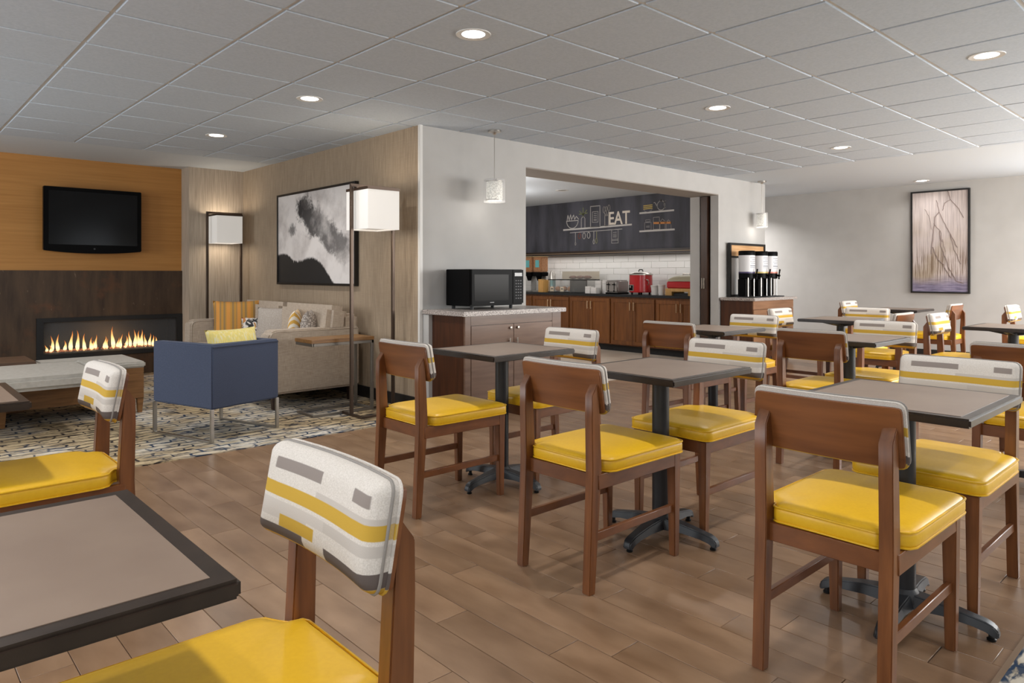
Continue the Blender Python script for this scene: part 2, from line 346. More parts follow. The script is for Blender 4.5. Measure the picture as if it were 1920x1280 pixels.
# unseen enclosing walls with window openings
mb = MB(); xs = [-2.6]+[t for w in WINDOWS_S for t in w]+[11.1]
mb.box(-2.6, 11.1, -1.9, -1.8, 0, 0.85).box(-2.6, 11.1, -1.9, -1.8, 2.15, CZ)
for k in range(0, len(xs), 2): mb.box(xs[k], xs[k+1], -1.9, -1.8, 0.85, 2.15)
struct(mb.build('wall_window', M['greywall']))
mb = MB().box(-2.7, -2.6, -1.9, 9.3, 0, 0.85).box(-2.7, -2.6, -1.9, 9.3, 2.15, CZ)
for a, b in ((-1.9, -1.4), (0.4, 2.4), (4.4, 6.0), (8.0, 9.3)): mb.box(-2.7, -2.6, a, b, 0.85, 2.15)
struct(mb.build('wall_back', M['greywall']))
# baseboards
struct(box('baseboard_far', M['baseboard'], 11.085, 11.1, -1.8, 9.9, 0, 0.11))
struct(box('baseboard_accent', M['baseboard'], 3.50, 3.515, 5.0, 8.83, 0, 0.11))
struct(MB().box(3.535, OX0, 4.985, 5.0, 0, 0.11).box(OX1, 9.5, 4.985, 5.0, 0, 0.11).build('baseboard_grey', M['baseboard']))
struct(box('baseboard_pier', M['baseboard'], 2.865, 3.5, 8.815, 8.83, 0, 0.11))

# ------------------------------------------------------------------ dining tables
def make_table():
    t = thing('dining_table', '', 'table')
    hx, hy, bw = 0.305, 0.280, 0.034
    outer = [(-hx, -hy), (hx, -hy), (hx, hy), (-hx, hy)]
    top = MB().box(-hx+.002, hx-.002, -hy+.002, hy-.002, 0.726, 0.7535).build('tabletop', M['table_edge'], t, bevel=0.0055)
    MB().box(-hx+bw, hx-bw, -hy+bw, hy-bw, 0.752, 0.7545).build('laminate_inlay', M['table_top'], t)
    MB().lathe([(0.0375, 0.05), (0.0375, 0.70)], n=20).build('column', M['iron'], t, smooth=0.6)
    pl = MB()
    for a in range(4):
        ca, sa = math.cos(a*PI/2), math.sin(a*PI/2)
        prof = [(0.02, 0.7255), (0.22, 0.7255), (0.22, 0.717), (0.04, 0.685), (0.02, 0.685)]
        vs = [(x*ca-yy*sa, x*sa+yy*ca, z) for yy in (-0.02, 0.02) for x, z in prof]; k = len(prof)
        pl.add(vs, [tuple(range(k))[::-1], tuple(range(k, 2*k))]+[(i, (i+1) % k, k+(i+1) % k, k+i) for i in range(k)])
    pl.build('mounting_spider', M['iron'], t)
    MB().lathe([(0.052, 0.045), (0.055, 0.06), (0.048, 0.085), (0.0375, 0.1)], n=20).build('base_hub', M['iron'], t, smooth=0.6)
    arm = MB(); R = 0.275
    secs = [(0.03, 0.042, 0.042, 0.088), (0.12, 0.034, 0.045, 0.080), (0.20, 0.028, 0.038, 0.067), (R-.035, 0.027, 0.030, 0.060), (R-.012, 0.026, 0.018, 0.050), (R, 0.020, 0.014, 0.034)]
    vs = []
    for x, w, z0, z1 in secs: vs += [(x, -w, z0), (x, w, z0), (x, w*.72, z1), (x, -w*.72, z1)]
    fs = [(0, 1, 2, 3), tuple(4*len(secs)-4+i for i in (3, 2, 1, 0))]+[(4*k+i, 4*k+(i+1) % 4, 4*k+4+(i+1) % 4, 4*k+4+i) for k in range(len(secs)-1) for i in range(4)]
    am = arm.add(vs, fs).mesh('base_arm', M['iron'], bevel=0.004, seg=2)
    gm = MB().lathe([(0.013, 0.0), (0.014, 0.006), (0.009, 0.01), (0.009, 0.024)], (R-.022, 0, 0), 12).mesh('glide', M['nylon'], smooth=0.6)
    for k in range(4):
        a = put('base_arm', am, t, rot=(0, 0, k*PI/2+0.09)); put('glide', gm, a)
    return t
table0 = make_table()

# ------------------------------------------------------------------ dining chairs (face +x, origin on the floor)
def make_chair():
    t = thing('dining_chair', '', 'chair')
    wd = M['chair_wood']
    rear = [(-.284, 0), (-.252, 0), (-.221, .38), (-.215, .46), (-.228, .70), (-.233, .768), (-.238, .768), (-.268, .726), (-.269, .64), (-.265, .44)]
    rm = MB().prism(rear, 'y', -.0185, .0185).mesh('rear_leg', wd, bevel=0.0025)
    for s in (-1, 1): put('leg', rm, t, (0, s*.1755, 0))
    fm = MB().frustum((0.004, 0), .030, .030, 0, (0, 0), .044, .042, .43).mesh('front_leg', wd, bevel=0.003)
    for s in (-1, 1): put('leg', fm, t, (0.262, s*.178, 0))
    MB().box(-.235, .26, -.1975, -.1735, .377, .432).box(-.235, .26, .1735, .1975, .377, .432).box(-.245, -.222, -.165, .165, .377, .432).box(.258, .282, -.165, .165, .377, .432).build('seat_frame', M['chair_rail'], t, bevel=0.002, seg=1)
    sm = MB().prism([(-.262, .185), (.257, .185), (.257, .216), (-.262, .216)], 'y', -.009, .009).mesh('stretcher', M['chair_rail'], bevel=0.002, seg=1)
    for s in (-1, 1): put('stretcher', sm, t, (0, s*.176, 0))
    # seat cushion
    out = []
    half = [(-.238, .135), (-.232, .148), (-.205, .155), (-.192, .175), (-.178, .203), (-.155, .213)]
    rr = 0.038
    front = [(.292-rr+rr*math.sin(a), .216-rr+rr*math.cos(a)) for a in [k*PI/2/5 for k in range(6)]]
    side = [(-.155+(.254+.155)*k/6, .2135+.0025*k/6) for k in range(1, 6)]
    up = half+side+front
    # densify front edge by mirrored list
    out = up+[(x, -y) for x, y in reversed(up)]
    rings = [(.4325, .006), (.436, .001), (.446, -.002), (.468, -.002), (.4775, .001), (.486, .010), (.4915, .028), (.4955, .06), (.4985, .11), (.5, .16)]
    vs = []; nn = len(out); cx = 0.03
    for z, d in rings:
        sx = 1-d/.262; sy = 1-d/.214
        for x, y in out: vs.append((cx+(x-cx)*sx, y*sy, z))
    fs = [(k*nn+i, k*nn+(i+1) % nn, (k+1)*nn+(i+1) % nn, (k+1)*nn+i) for k in range(len(rings)-1) for i in range(nn)]
    fs += [tuple(range(nn))[::-1], tuple(range((len(rings)-1)*nn, len(rings)*nn))]
    seat = MB().add(vs, fs).build('seat', M['yellow_vinyl'], t, smooth=1.2)
    MB().tube([(cx+(x-cx)*1.007, y*1.008, .4785) for x, y in out], .0032, 5, True).tube([(cx+(x-cx)*1.005, y*1.006, .4365) for x, y in out], .0032, 5, True).build('piping', M['yellow_vinyl'], seat, smooth=1.2)
    # backrest: bent ply shell and cushion
    HW, Z0, Z1 = .2060, .655, .818
    def surf(s, tt, off):
        x = -.216-.030*tt-.016*(1-s*s); slope = .03/(Z1-Z0)
        return (x+off, s*HW+ -0.05*s*off, Z0+(Z1-Z0)*tt+off*slope)
    def rnd(a, b, hw, hz, r):              # square grid -> rounded rectangle; returns y, z offset and distance to the edge
        y, z = abs(a)*hw, abs(b)*hz; qx, qz = max(0, y-(hw-r)), max(0, z-(hz-r)); L = math.hypot(qx, qz)
        if qx > 0 and qz > 0:
            k = max(qx, qz)/L; qx *= k; qz *= k; y = hw-r+qx; z = hz-r+qz; d = r-math.hypot(qx, qz)
        else: d = min(hw-y, hz-z)
        return math.copysign(y, a), math.copysign(z, b), max(d, 0)
    def slab(o0, prof, hw, z0, z1, r, na, nb):
        m = MB(); zc, hz = (z0+z1)/2, (z1-z0)/2
        ta = [math.sin(PI/2*(-1+2*i/na)) for i in range(na+1)]; tb = [math.sin(PI/2*(-1+2*j/nb)) for j in range(nb+1)]
        F, B = [], []
        for b in tb:
            for a in ta:
                y, z, d = rnd(a, b, hw, hz, r); tt = (zc+z-Z0)/(Z1-Z0)
                F.append(surf(y/HW, tt, o0+prof(d))); B.append(surf(y/HW, tt, o0))
        k = len(F); q = na+1
        fs = [(j*q+i, j*q+i+1, (j+1)*q+i+1, (j+1)*q+i) for j in range(nb) for i in range(na)]
        fs += [(k+j*q+i, k+(j+1)*q+i, k+(j+1)*q+i+1, k+j*q+i+1) for j in range(nb) for i in range(na)]
        ring = [(i, 0) for i in range(na)]+[(na, j) for j in range(nb)]+[(na-i, nb) for i in range(na)]+[(0, nb-j) for j in range(nb)]
        idx = [j*q+i for i, j in ring]
        fs += [(idx[a], k+idx[a], k+idx[(a+1) % len(idx)], idx[(a+1) % len(idx)]) for a in range(len(idx))]
        return m.add(F+B, fs)
    def rim(o, hw, z0, z1, r, n=28):
        zc, hz = (z0+z1)/2, (z1-z0)/2; P = []
        for cy, cz, a0 in ((1, 1, 0), (-1, 1, PI/2), (-1, -1, PI), (1, -1, 1.5*PI)):
            P += [(cy*(hw-r)+r*math.cos(a0+PI/2*i/4), zc+cz*(hz-r)+r*math.sin(a0+PI/2*i/4)) for i in range(5)]
        Q = []
        for (y0, w0), (y1, w1) in zip(P, P[1:]+P[:1]):
            st = 10 if abs(y1-y0) > .1 else 1
            Q += [(y0+(y1-y0)*k/st, w0+(w1-w0)*k/st) for k in range(st)]
        return [surf(y/HW, (z-Z0)/(Z1-Z0), o) for y, z in Q]
    slab(0.0, lambda d: .012, HW, Z0, Z1, .012, 14, 8).build('backrest', M['chair_wood_h'], t, bevel=0.002, seg=2)
    def cprof(d):
        x = min(d/.032, 1.0); return .017+.031*math.sqrt(max(0, 1-(1-x)**2))+.006*min(d/.08, 1)
    cu = slab(0.0122, cprof, HW+.004, Z0-.004, Z1+.010, .022, 26, 18).build('back_cushion', M['stripe'], t, smooth=0.9)
    MB().tube(rim(.0145, HW+.005, Z0-.005, Z1+.011, .022), .0032, 6, True).build('piping', M['stripe'], cu, smooth=1.4)
    MB().tube(rim(.0290, HW+.0045, Z0-.0045, Z1+.0105, .022), .0030, 6, True).build('piping', M['pipe_grey'], cu, smooth=1.4)
    return t
chair0 = make_chair()
TABLES = [
 (2.635, 2.955, 'taupe dining table right in front of the microwave cabinet'),
 (2.635, 1.885, 'taupe dining table in the middle of the nearest row of three'),
 (2.635, 0.880, 'taupe dining table at the right end of the nearest row, closest to the floor strip'),
 (0.079, 1.240, 'large looking dark-edged table cut off by the lower left corner of the picture'),
 (0.105, 3.055, 'dark-edged table corner at the left edge beside the bench'),
 (4.855, 2.985, 'dining table of the second row standing before the kitchen opening'),
 (4.790, 1.930, 'dining table in the middle of the second row, before the coffee cabinet'),
 (4.760, 0.860, 'dining table at the right end of the second row, behind a wooden chair back'),
 (6.760, 2.800, 'dining table with three chairs right of the coffee cabinet'),
 (6.760, 1.450, 'dining table at the right edge of the picture below the tree picture'),
 (9.240, 3.120, 'farthest dining table, by the far wall left of the tree picture'),
]
for k, (x, y, lab) in enumerate(TABLES):
    t = table0 if k == 0 else copy_tree(table0)
    t.location = (x, y, 0); tag(t, lab, 'table', 'dining tables')
R0, RB, RS, RN = 0.0, PI, -PI/2, PI/2      # faces +x, -x, -y, +y
CHAIRS = [
 (2.225, 2.985, R0, 'yellow-seated chair with wooden back to us, nearest the tall bronze lamp'),
 (2.225, 1.893, R0, 'yellow-seated wooden chair in the middle of the picture, its wooden back turned to us'),
 (2.236, 0.876, R0, 'large yellow-seated chair in the right foreground with its plain wooden back turned to us'),
 (3.000, 2.965, RB, 'striped-back chair facing us behind the table before the microwave cabinet'),
 (3.010, 1.910, RB, 'striped-back chair with full yellow seat facing us across the middle front table'),
 (3.010, 0.878, RB, 'striped-back chair at the right edge facing us across the right front table'),
 (0.415, 1.178, RB, 'nearest chair with big striped back, cut off by the bottom edge of the picture'),
 (0.445, 2.950, RB, 'striped-back yellow chair at the left edge in front of the patterned carpet'),
 (4.410, 2.930, R0, 'chair with wooden back turned to us in front of the kitchen cabinets'),
 (5.200, 2.950, RB, 'striped-back chair facing us in front of the coffee cabinet'),
 (4.450, 1.930, R0, 'second-row chair with wooden back to us, left of the second-row middle table'),
 (5.185, 1.930, RB, 'striped-back chair facing us behind the second-row middle table'),
 (4.310, 0.845, R0, 'chair with wooden back turned to us at the right edge, behind the right front table'),
 (6.660, 3.135, RS, 'striped-back chair seen from its side, at the right corner of the coffee cabinet'),
 (6.690, 2.455, RN, 'chair with wooden back turned to us, half hidden between two striped backs'),
 (7.215, 2.820, RB, 'striped-back chair facing us behind the third-row table by the coffee cabinet'),
 (6.830, 1.795, RS, 'striped-back chair turned sideways with yellow seat, under the tree picture'),
 (7.160, 1.230, RB, 'striped-back chair facing us, cut off by the right edge behind a far table'),
 (9.200, 3.500, RS, 'farthest striped-back chair at the left end of the farthest table'),
 (9.150, 2.730, RN, 'chair with pale wooden back and splayed legs by the far wall under the tree picture'),
 (9.250, 1.780, RS, 'striped-back chair by the far wall at the right edge of the picture'),
]
for k, (x, y, r, lab) in enumerate(CHAIRS):
    t = chair0 if k == 0 else copy_tree(chair0)
    t.location = (x, y, 0); t.rotation_euler = (0, 0, r); tag(t, lab, 'chair', 'dining chairs')

# ------------------------------------------------------------------ downlights
M['lens'] = N('downlight_lens').set(0.5, emit=(1, 0.97, 0.92), estr=9.0)
LT = MB().lathe([(0.062, 0.0), (0.092, -0.004), (0.094, 0.0), (0.094, 0.004), (0.06, 0.004)], n=28).mesh('trim_ring', M['trimwhite'], smooth=0.8)
LL = MB().lathe([(0.0, -0.001), (0.045, -0.0025), (0.064, 0.0)], n=28).mesh('lens', M['lens'], smooth=0.9)
LABS = ['round ceiling downlight nearest the top middle of the picture', 'round ceiling downlight above the lounge side, between two others', 'round ceiling downlight farthest left, near the fireplace wall', 'round ceiling downlight at the top right corner',
        'round ceiling downlight above the kitchen opening', 'round ceiling downlight above the far right tables', 'small ceiling downlight above the tree picture']
def spot_light(x, y, parent=None, p=DOWN_POWER):
    return area('downlight_lamp', (x, y, CZ-0.02) if not parent else (0, 0, -0.014), (0, 0, 0), 0.12, 0.12, p, (1.0, 0.975, 0.95), 2.4, parent, 'DISK')
for (x, y), lab in zip(SPOTS, LABS):
    t = thing('downlight', lab, 'light', (x, y, CZ-0.0095), 0, 'ceiling downlights'); put('trim_ring', LT, t); put('lens', LL, t); spot_light(x, y, t, 3.0 if x > 10 else DOWN_POWER)
for y in (6.3, 8.2): spot_light(10.3, y, None, 48)      # unseen lamps added behind the grey wall's end to brighten the far wall
for x, y in SPOTS_UNSEEN: spot_light(x, y, None, 14 if x > 7 else DOWN_POWER)  # those right of view by the far wall are added to brighten that end
t = thing('kitchen_downlight', 'unlit round fixture in the kitchen ceiling above the chalkboard', 'light', (7.4, 7.0, 2.375))
put('trim_ring', LT, t); MB().lathe([(0.0, -0.001), (0.045, -0.0025), (0.064, 0.0)], n=28).build('lens', plain('lens_off', (150, 148, 144), .3), t, smooth=.9)
for kx, ky in ((6.6, 7.8), (5.5, 6.6)):  # unseen point lights added to brighten the kitchen ceiling, no fixture there
    l = bpy.data.lights.new('kitchen_fill', 'POINT'); l.energy = 36; l.color = (1, 0.97, 0.94); l.shadow_soft_size = .15; o = bpy.data.objects.new('kitchen_fill', l); COL.objects.link(o); o.location = (kx, ky, 1.95)
#PART2
# ------------------------------------------------------------------ television
tv = thing('television', 'black flat television hung on the orange wood wall above the fireplace', 'television', (1.90, 8.96, 1.43))
arc = [(.48*(1-2*k/16), -.030*(1-(1-2*k/16)**2)) for k in range(17)]
MB().prism([(-.48, .69), (.48, .69)]+arc, 'y', 0.0, 0.07).build('casing', M['black'], tv, bevel=0.006)
box('wall_mount', M['blackmatte'], -.2, .2, 0.07, 0.139, .2, .5, tv)
box('screen', M['screen'], -.435, .435, -.002, .003, .065, .648, tv)
MB().cyl((0, -.003, .022), (0, .002, .022), .009, n=12).build('badge', plain('badge_grey', (70, 70, 72), 0.4), tv)
# ------------------------------------------------------------------ fireplace
fp = thing('fireplace', 'long black linear gas fireplace with a row of flames in the rust wall', 'fireplace', (2.116, 9.1, 0.245))
hw, hh = .7455, .4465
MB().box(-hw, hw, -.045, .02, 0, .052).box(-hw, hw, -.045, .02, hh-.045, hh).box(-hw, -hw+.065, -.045, .02, .052, hh-.045).box(hw-.065, hw, -.045, .02, .052, hh-.045).build('frame', M['blackmatte'], fp, bevel=0.002)
fbx = plain('firebox_black', (26, 28, 32), 0.4)
MB().box(-.72, .72, .36, .38, .03, .43).box(-.72, -.70, .02, .36, .03, .43).box(.70, .72, .02, .36, .03, .43).box(-.72, .72, .02, .36, .41, .43).box(-.72, .72, .02, .36, .02, .06).build('firebox', fbx, fp)
eb = mottled('ember_glass', (120, 60, 40), (200, 150, 120), (1, 1, 1), 60, 2, 0.3)
eb.node_tree.nodes['Principled BSDF'].inputs['Emission Color'].default_value = (1, .25, .08, 1); eb.node_tree.nodes['Principled BSDF'].inputs['Emission Strength'].default_value = 0.25
mb = MB()
for k in range(260):
    x, y, r = random.uniform(-.66, .66), random.uniform(.06, .26), random.uniform(.008, .016)
    mb.add([(x+r, y, .066), (x, y+r, .064), (x-r, y, .067), (x, y-r, .065), (x, y, .06+r*1.3)], [(0, 1, 4), (1, 2, 4), (2, 3, 4), (3, 0, 4)])
o = mb.build('crushed_glass', eb, fp); o['kind'] = 'stuff'
n = N('flame'); gx, gy, gz = n.xyz(n.coord('Generated')); c = n.ramp(gz, [(0.0, (1.0, 0.50, 0.16)), (0.25, (1.0, 0.78, 0.45)), (0.55, (1.0, 0.62, 0.20)), (0.8, (0.95, 0.30, 0.05)), (1.0, (0.5, 0.10, 0.02))])
n.inp(n.b, 'Emission Strength', n.math('MULTIPLY_ADD', gz, -1.3, 2.1)); n.link(c, n.b.inputs['Emission Color']); n.col((0, 0, 0)); n.b.inputs['Roughness'].default_value = 1; n.b.inputs['Specular IOR Level'].default_value = 0; FL = n.m
fl = [(290, 420), (318, 415), (350, 320), (402, 300), (480, 370), (530, 265), (598, 255), (665, 290), (698, 395), (740, 330), (765, 370), (805, 310), (890, 320), (920, 350), (990, 215), (1040, 340), (1070, 300), (1120, 400), (1155, 320), (1180, 265), (1240, 250), (1300, 260), (1332, 250), (1360, 300), (1410, 290), (1450, 310), (1495, 330), (1560, 390)]
for k, (zx, zy) in enumerate(fl):
    X = -.66+(zx-245)*(1.32/1420); base = 500-(zx-245)*.048; h = max(.05, (base-zy)/6*.0063); r = .011+.035*h+random.uniform(0, .003)
    lean = random.uniform(-.06, .06); ph = random.uniform(0, 6); P = [(0, .35), (.08, .8), (.2, 1), (.38, .85), (.58, .5), (.8, .25), (1, 0.02)]
    m = MB(); vs = []; q = 8
    for t, w in P:
        cx = lean*h*t+.014*math.sin(ph+t*5)*t
        vs += [(cx+r*w*math.cos(2*PI*i/q), r*w*.6*math.sin(2*PI*i/q), h*t) for i in range(q)]
    m.add(vs, [(a*q+i, a*q+(i+1) % q, a*q+q+(i+1) % q, a*q+q+i) for a in range(len(P)-1) for i in range(q)])
    m.build('flame', FL, fp, (X, random.uniform(.10, .2), .058), smooth=1.5)
gl = N('fire_glass'); gl.col((1, 1, 1)); gl.set(0.05, 0, 0.3, alpha=0.03); box('glass_pane', gl.m, -hw+.065, hw-.065, -.012, -.008, .052, hh-.045, fp)
l = bpy.data.lights.new('fire_glow', 'POINT'); l.energy = 2; l.color = (1, .5, .18); l.shadow_soft_size = .15; lo = bpy.data.objects.new('fire_glow', l); COL.objects.link(lo); lo.parent = fp; lo.location = (0, -.12, .2)
# ------------------------------------------------------------------ bench in front of the fire
bw = wood('bench_wood', (116, 78, 42), (150, 106, 62), 'x', 0.45)
bc = mottled('bench_vinyl', (168, 163, 154), (180, 175, 166), (1, 1, 1), 30, 2, 0.5)
t = thing('upholstered_bench', 'low wooden bench with grey L-shaped cushion in front of the fireplace', 'bench', (0, 0, 0))
MB().box(-.4, 1.745, 6.50, 7.16, .13, .337).box(1.33, 1.745, 6.50, 7.16, .337, .386).build('base', bw, t, bevel=0.003)
pl = [(1.34, 6.485), (1.757, 6.485), (1.757, 7.2), (1.07, 7.2), (1.07, 6.93), (-.4, 6.93), (-.4, 5.99), (1.34, 5.99)]
MB().prism([(1.335, 6.485), (1.757, 6.485), (1.757, 7.2), (1.07, 7.2), (1.07, 6.93), (1.335, 6.93)], 'z', .387, .436).build('cushion', bc, t, bevel=0.012, seg=3)
MB().box(-.4, 1.333, 5.99, 6.93, .338, .437).build('cushion', bc, t, bevel=0.028, seg=4)
lm = MB().frustum((0, 0), .032, .032, 0, (0, 0), .05, .05, .13).mesh('leg', bw, bevel=0.003)
for x, y in ((1.72, 6.53), (.77, 6.53), (1.72, 7.12), (-.35, 6.53), (-.35, 7.1)): put('leg', lm, t, (x, y, 0))
o = box('wooden_tray', wood('tray_wood', (74, 54, 40), (98, 74, 56), 'x', 0.5), -.4, 1.05, 6.95, 7.5, .42, .452, bevel=0.004); tag(o, 'dark wooden board at the back of the bench cushion below the rust wall', 'board')
box('support', bw, -.4, 1.0, 7.18, 7.46, .006, .42, o)
# ------------------------------------------------------------------ blue armchair
blue = mottled('navy_fabric', (58, 66, 86), (68, 76, 97), (1, 1, 1), 260, 2, 0.9, bump=0.15)
chrome = plain('brushed_steel', (176, 172, 166), 0.3, 1.0)
t = thing('armchair', 'boxy navy blue armchair on flat metal sled legs, back turned to us', 'armchair', (1.943, 5.375, 0.006), math.radians(17.2))
MB().prism([(-.29, -.335), (.29, -.335), (.29, .335), (.205, .335), (.205, -.235), (-.205, -.235), (-.205, .335), (-.29, .335)], 'z', .23, .675).build('shell_frame', blue, t, bevel=0.010, seg=3)
MB().box(-.204, .204, -.234, .325, .23, .33).build('seat_base', blue, t, bevel=0.004)
MB().box(-.2, .2, -.23, .335, .331, .44).build('seat_cushion', blue, t, bevel=0.02, seg=3)
for s in (-1, 1):
    x0, x1 = s*.283-.014, s*.283+.014
    MB().box(x0, x1, -.33, -.315, 0, .231).box(x0, x1, .315, .33, 0, .231).box(x0, x1, -.315, .315, 0, .014).build('sled_leg', chrome, t, bevel=0.002)
MB().tube([(-.286, -.3355, .655), (.286, -.3355, .655)], .003).build('seam_piping', plain('navy_piping', (40, 44, 58), 0.9), t)
def pillow(name, w, h, th, mat, label, loc, rot, bev=0):
    nu = 16; m = MB()
    def fn(sg):
        def g(u, v):
            a, b = 2*u-1, 2*v-1
            e = max(0, (1-abs(a)**2.6))**.6*max(0, (1-abs(b)**2.6))**.6
            pin = 1-.06*(1-abs(a)**2)*abs(b)**3 if True else 1; pin2 = 1-.06*(1-abs(b)**2)*abs(a)**3
            return (a*w/2*pin2, sg*th/2*e, b*h/2*pin)
        return g
    m.grid(fn(-1), nu, nu).grid(fn(1), nu, nu)
    o = m.build(name, mat, smooth=1.6, weld=True); o.location = loc; o.rotation_euler = rot; tag(o, label, 'cushion', None); return o
n = N('yellow_weave'); f = n.noise(n.coord('Object', (14, 14, 3)), 5, 4); n.col(n.ramp(f, [(0.35, lin((196, 186, 120))), (0.5, lin((214, 194, 108))), (0.65, lin((206, 200, 164)))])); YW = n.set(0.9)
o = pillow('throw_cushion', .44, .34, .15, YW, 'pale yellow woven cushion peeking over the back of the navy armchair', (2.005, 5.20, .608), (math.radians(-14), 0, math.radians(17.2)))
# ------------------------------------------------------------------ sofa
sf = N('sofa_linen'); f = sf.noise(sf.coord('Object', (6, 6, 130)), 3, 2); f2 = sf.noise(sf.coord('Object', (110, 110, 5)), 3, 2)
fm_ = sf.math('MULTIPLY_ADD', f, .5, sf.math('MULTIPLY', f2, .5)); sf.col(sf.ramp(fm_, [(0.35, lin((158, 142, 125))), (0.65, lin((190, 175, 158)))])); sf.bump(fm_, .3, .001); SF = sf.set(0.95)
t = thing('sofa', 'taupe linen sofa with tall back against the wallpapered wall', 'sofa', (0, 0, 0))
MB().box(2.58, 3.30, 5.99, 7.74, .14, .30).build('seat_base', SF, t, bevel=0.006)
def arm(y0, y1):
    prof = [(2.52, .14), (3.40, .14), (3.40, .688), (2.60, .688), (2.545, .672), (2.528, .63)]
    a = MB().prism(prof, 'y', y0, y1).build('armrest', SF, t, bevel=0.02, seg=3)
    ys = y0-.001 if y0 < 6 else y0-.001
    MB().tube([(2.535, ys, .16), (2.54, ys, .63), (2.56, ys, .665), (2.60, ys, .676), (3.38, ys, .676)], .0045, 6).build('piping', SF, a, smooth=1.2)
arm(5.80, 5.99); arm(7.745, 7.94)
MB().box(3.25, 3.42, 5.85, 7.9, .14, .80).build('back_frame', SF, t, bevel=0.03, seg=3)
for k in range(2):
    y0 = 5.995+k*.873; MB().box(2.555, 3.12, y0, y0+.868, .302, .455).build('seat_cushion', SF, t, bevel=0.03, seg=3)
    b0 = 5.82+k*1.02; me = MB().box(-.1, .1, 0, 1.015, 0, .43).build('back_cushion', SF, t, (3.155, b0, .455), (0, math.radians(7), 0), bevel=0.045, seg=4)
lw = plain('dark_leg', (50, 34, 26), 0.45)
lm = MB().frustum((0, 0), .034, .034, 0.006, (0, 0), .05, .05, .141).mesh('leg', lw, bevel=0.002)
for x, y in ((2.60, 5.86), (3.34, 5.88), (2.60, 7.88), (3.34, 7.86)): put('leg', lm, t, (x, y, 0))
n = N('orange_stripe'); gx, gy, gz = n.xyz(n.coord('Object', (1, 1, 1))); w = n.math('SINE', n.math('MULTIPLY', gx, 150)); w2 = n.math('SINE', n.math('MULTIPLY', gx, 61))
c = n.mix(n.step(w, 0.1, .2), lin((188, 138, 62)), lin((150, 120, 76))); n.col(n.mix(n.step(w2, .5, .2), c, lin((206, 142, 66)))); OS = n.set(.9)
pillow('throw_cushion', .46, .46, .16, OS, 'large orange and brown striped cushion at the far end of the sofa', (2.92, 7.52, .665), (math.radians(-12), 0, math.radians(-20)))
n = N('abstract_print'); f = n.noise(n.coord('Object', (1, 1, 1)), 11, 3, .5, 1.2); n.col(n.ramp(f, [(0.30, lin((30, 30, 34))), (0.42, lin((60, 58, 56))), (0.46, lin((214, 206, 196))), (0.53, lin((196, 190, 182))), (0.56, lin((190, 106, 66))), (0.63, lin((150, 140, 60))), (0.68, lin((40, 38, 38)))])); AP = n.set(.9)
pillow('throw_cushion', .36, .26, .12, AP, 'small black, white and rust patterned lumbar cushion beside the striped one', (3.00, 7.12, .60), (math.radians(-14), 0, math.radians(-32)))
GP = mottled('grey_pillow', (158, 148, 138), (176, 166, 156), (1, 1, 1), 120, 2, .95)
pillow('throw_cushion', .38, .38, .14, GP, 'plain grey cushion leaning on the sofa back behind the patterned lumbar one', (3.05, 6.88, .65), (math.radians(-12), 0, math.radians(-50)))
n = N('leaf_print'); gx, gy, gz = n.xyz(n.coord('Object', (1, 1, 1))); ax = n.math('ABSOLUTE', gx); w = n.math('SINE', n.math('MULTIPLY', n.math('SUBTRACT', gz, ax), 95)); n.col(n.mix(n.step(w, 0.0, .25), lin((222, 212, 196)), lin((206, 160, 74)))); LP = n.set(.9)
pillow('throw_cushion', .28, .38, .13, LP, 'cream cushion with golden leaf print standing on the near half of the sofa', (3.00, 6.30, .65), (math.radians(4), 0, math.radians(58)))
n = N('dotted_knit'); vo = n.new('ShaderNodeTexVoronoi'); n.link(n.coord('Object', (1, 1, 1)), vo.inputs['Vector']); vo.inputs['Scale'].default_value = 60; n.col(n.ramp(vo.outputs['Distance'], [(0.2, lin((208, 198, 188))), (0.6, lin((132, 122, 114)))])); DK = n.set(.95)
pillow('throw_cushion', .28, .38, .15, DK, 'grey dotted knit cushion at the near end of the sofa', (3.04, 6.10, .65), (math.radians(4), 0, math.radians(54)))
# ------------------------------------------------------------------ side table
t = thing('side_table', 'C-shaped side table with wooden top and grey metal frame before the sofa arm', 'side table', (0, 0, 0.006))
st = plain('grey_metal', (126, 120, 112), 0.4, 0.6)
box('tabletop', wood('side_table_wood', (120, 84, 46), (152, 110, 64), 'x', 0.35), 2.665, 3.25, 5.30, 5.60, .60, .63, t, bevel=0.003)
MB().box(2.68, 3.245, 5.302, 5.322, .575, .60).box(2.68, 3.245, 5.578, 5.598, .575, .60).box(2.672, 2.69, 5.302, 5.598, .575, .60).box(3.227, 3.247, 5.302, 5.598, .575, .60).build('top_frame', st, t, bevel=0.0015, seg=1)
for y in (5.302, 5.574): box('upright', st, 3.222, 3.246, y, y+.024, .02, .576, t, bevel=0.0015, seg=1)
MB().box(2.68, 3.246, 5.302, 5.324, 0, .02).box(2.68, 3.246, 5.576, 5.598, 0, .02).box(2.68, 2.70, 5.324, 5.576, 0, .02).box(3.225, 3.246, 5.324, 5.576, 0, .02).build('floor_frame', st, t, bevel=0.0015, seg=1)
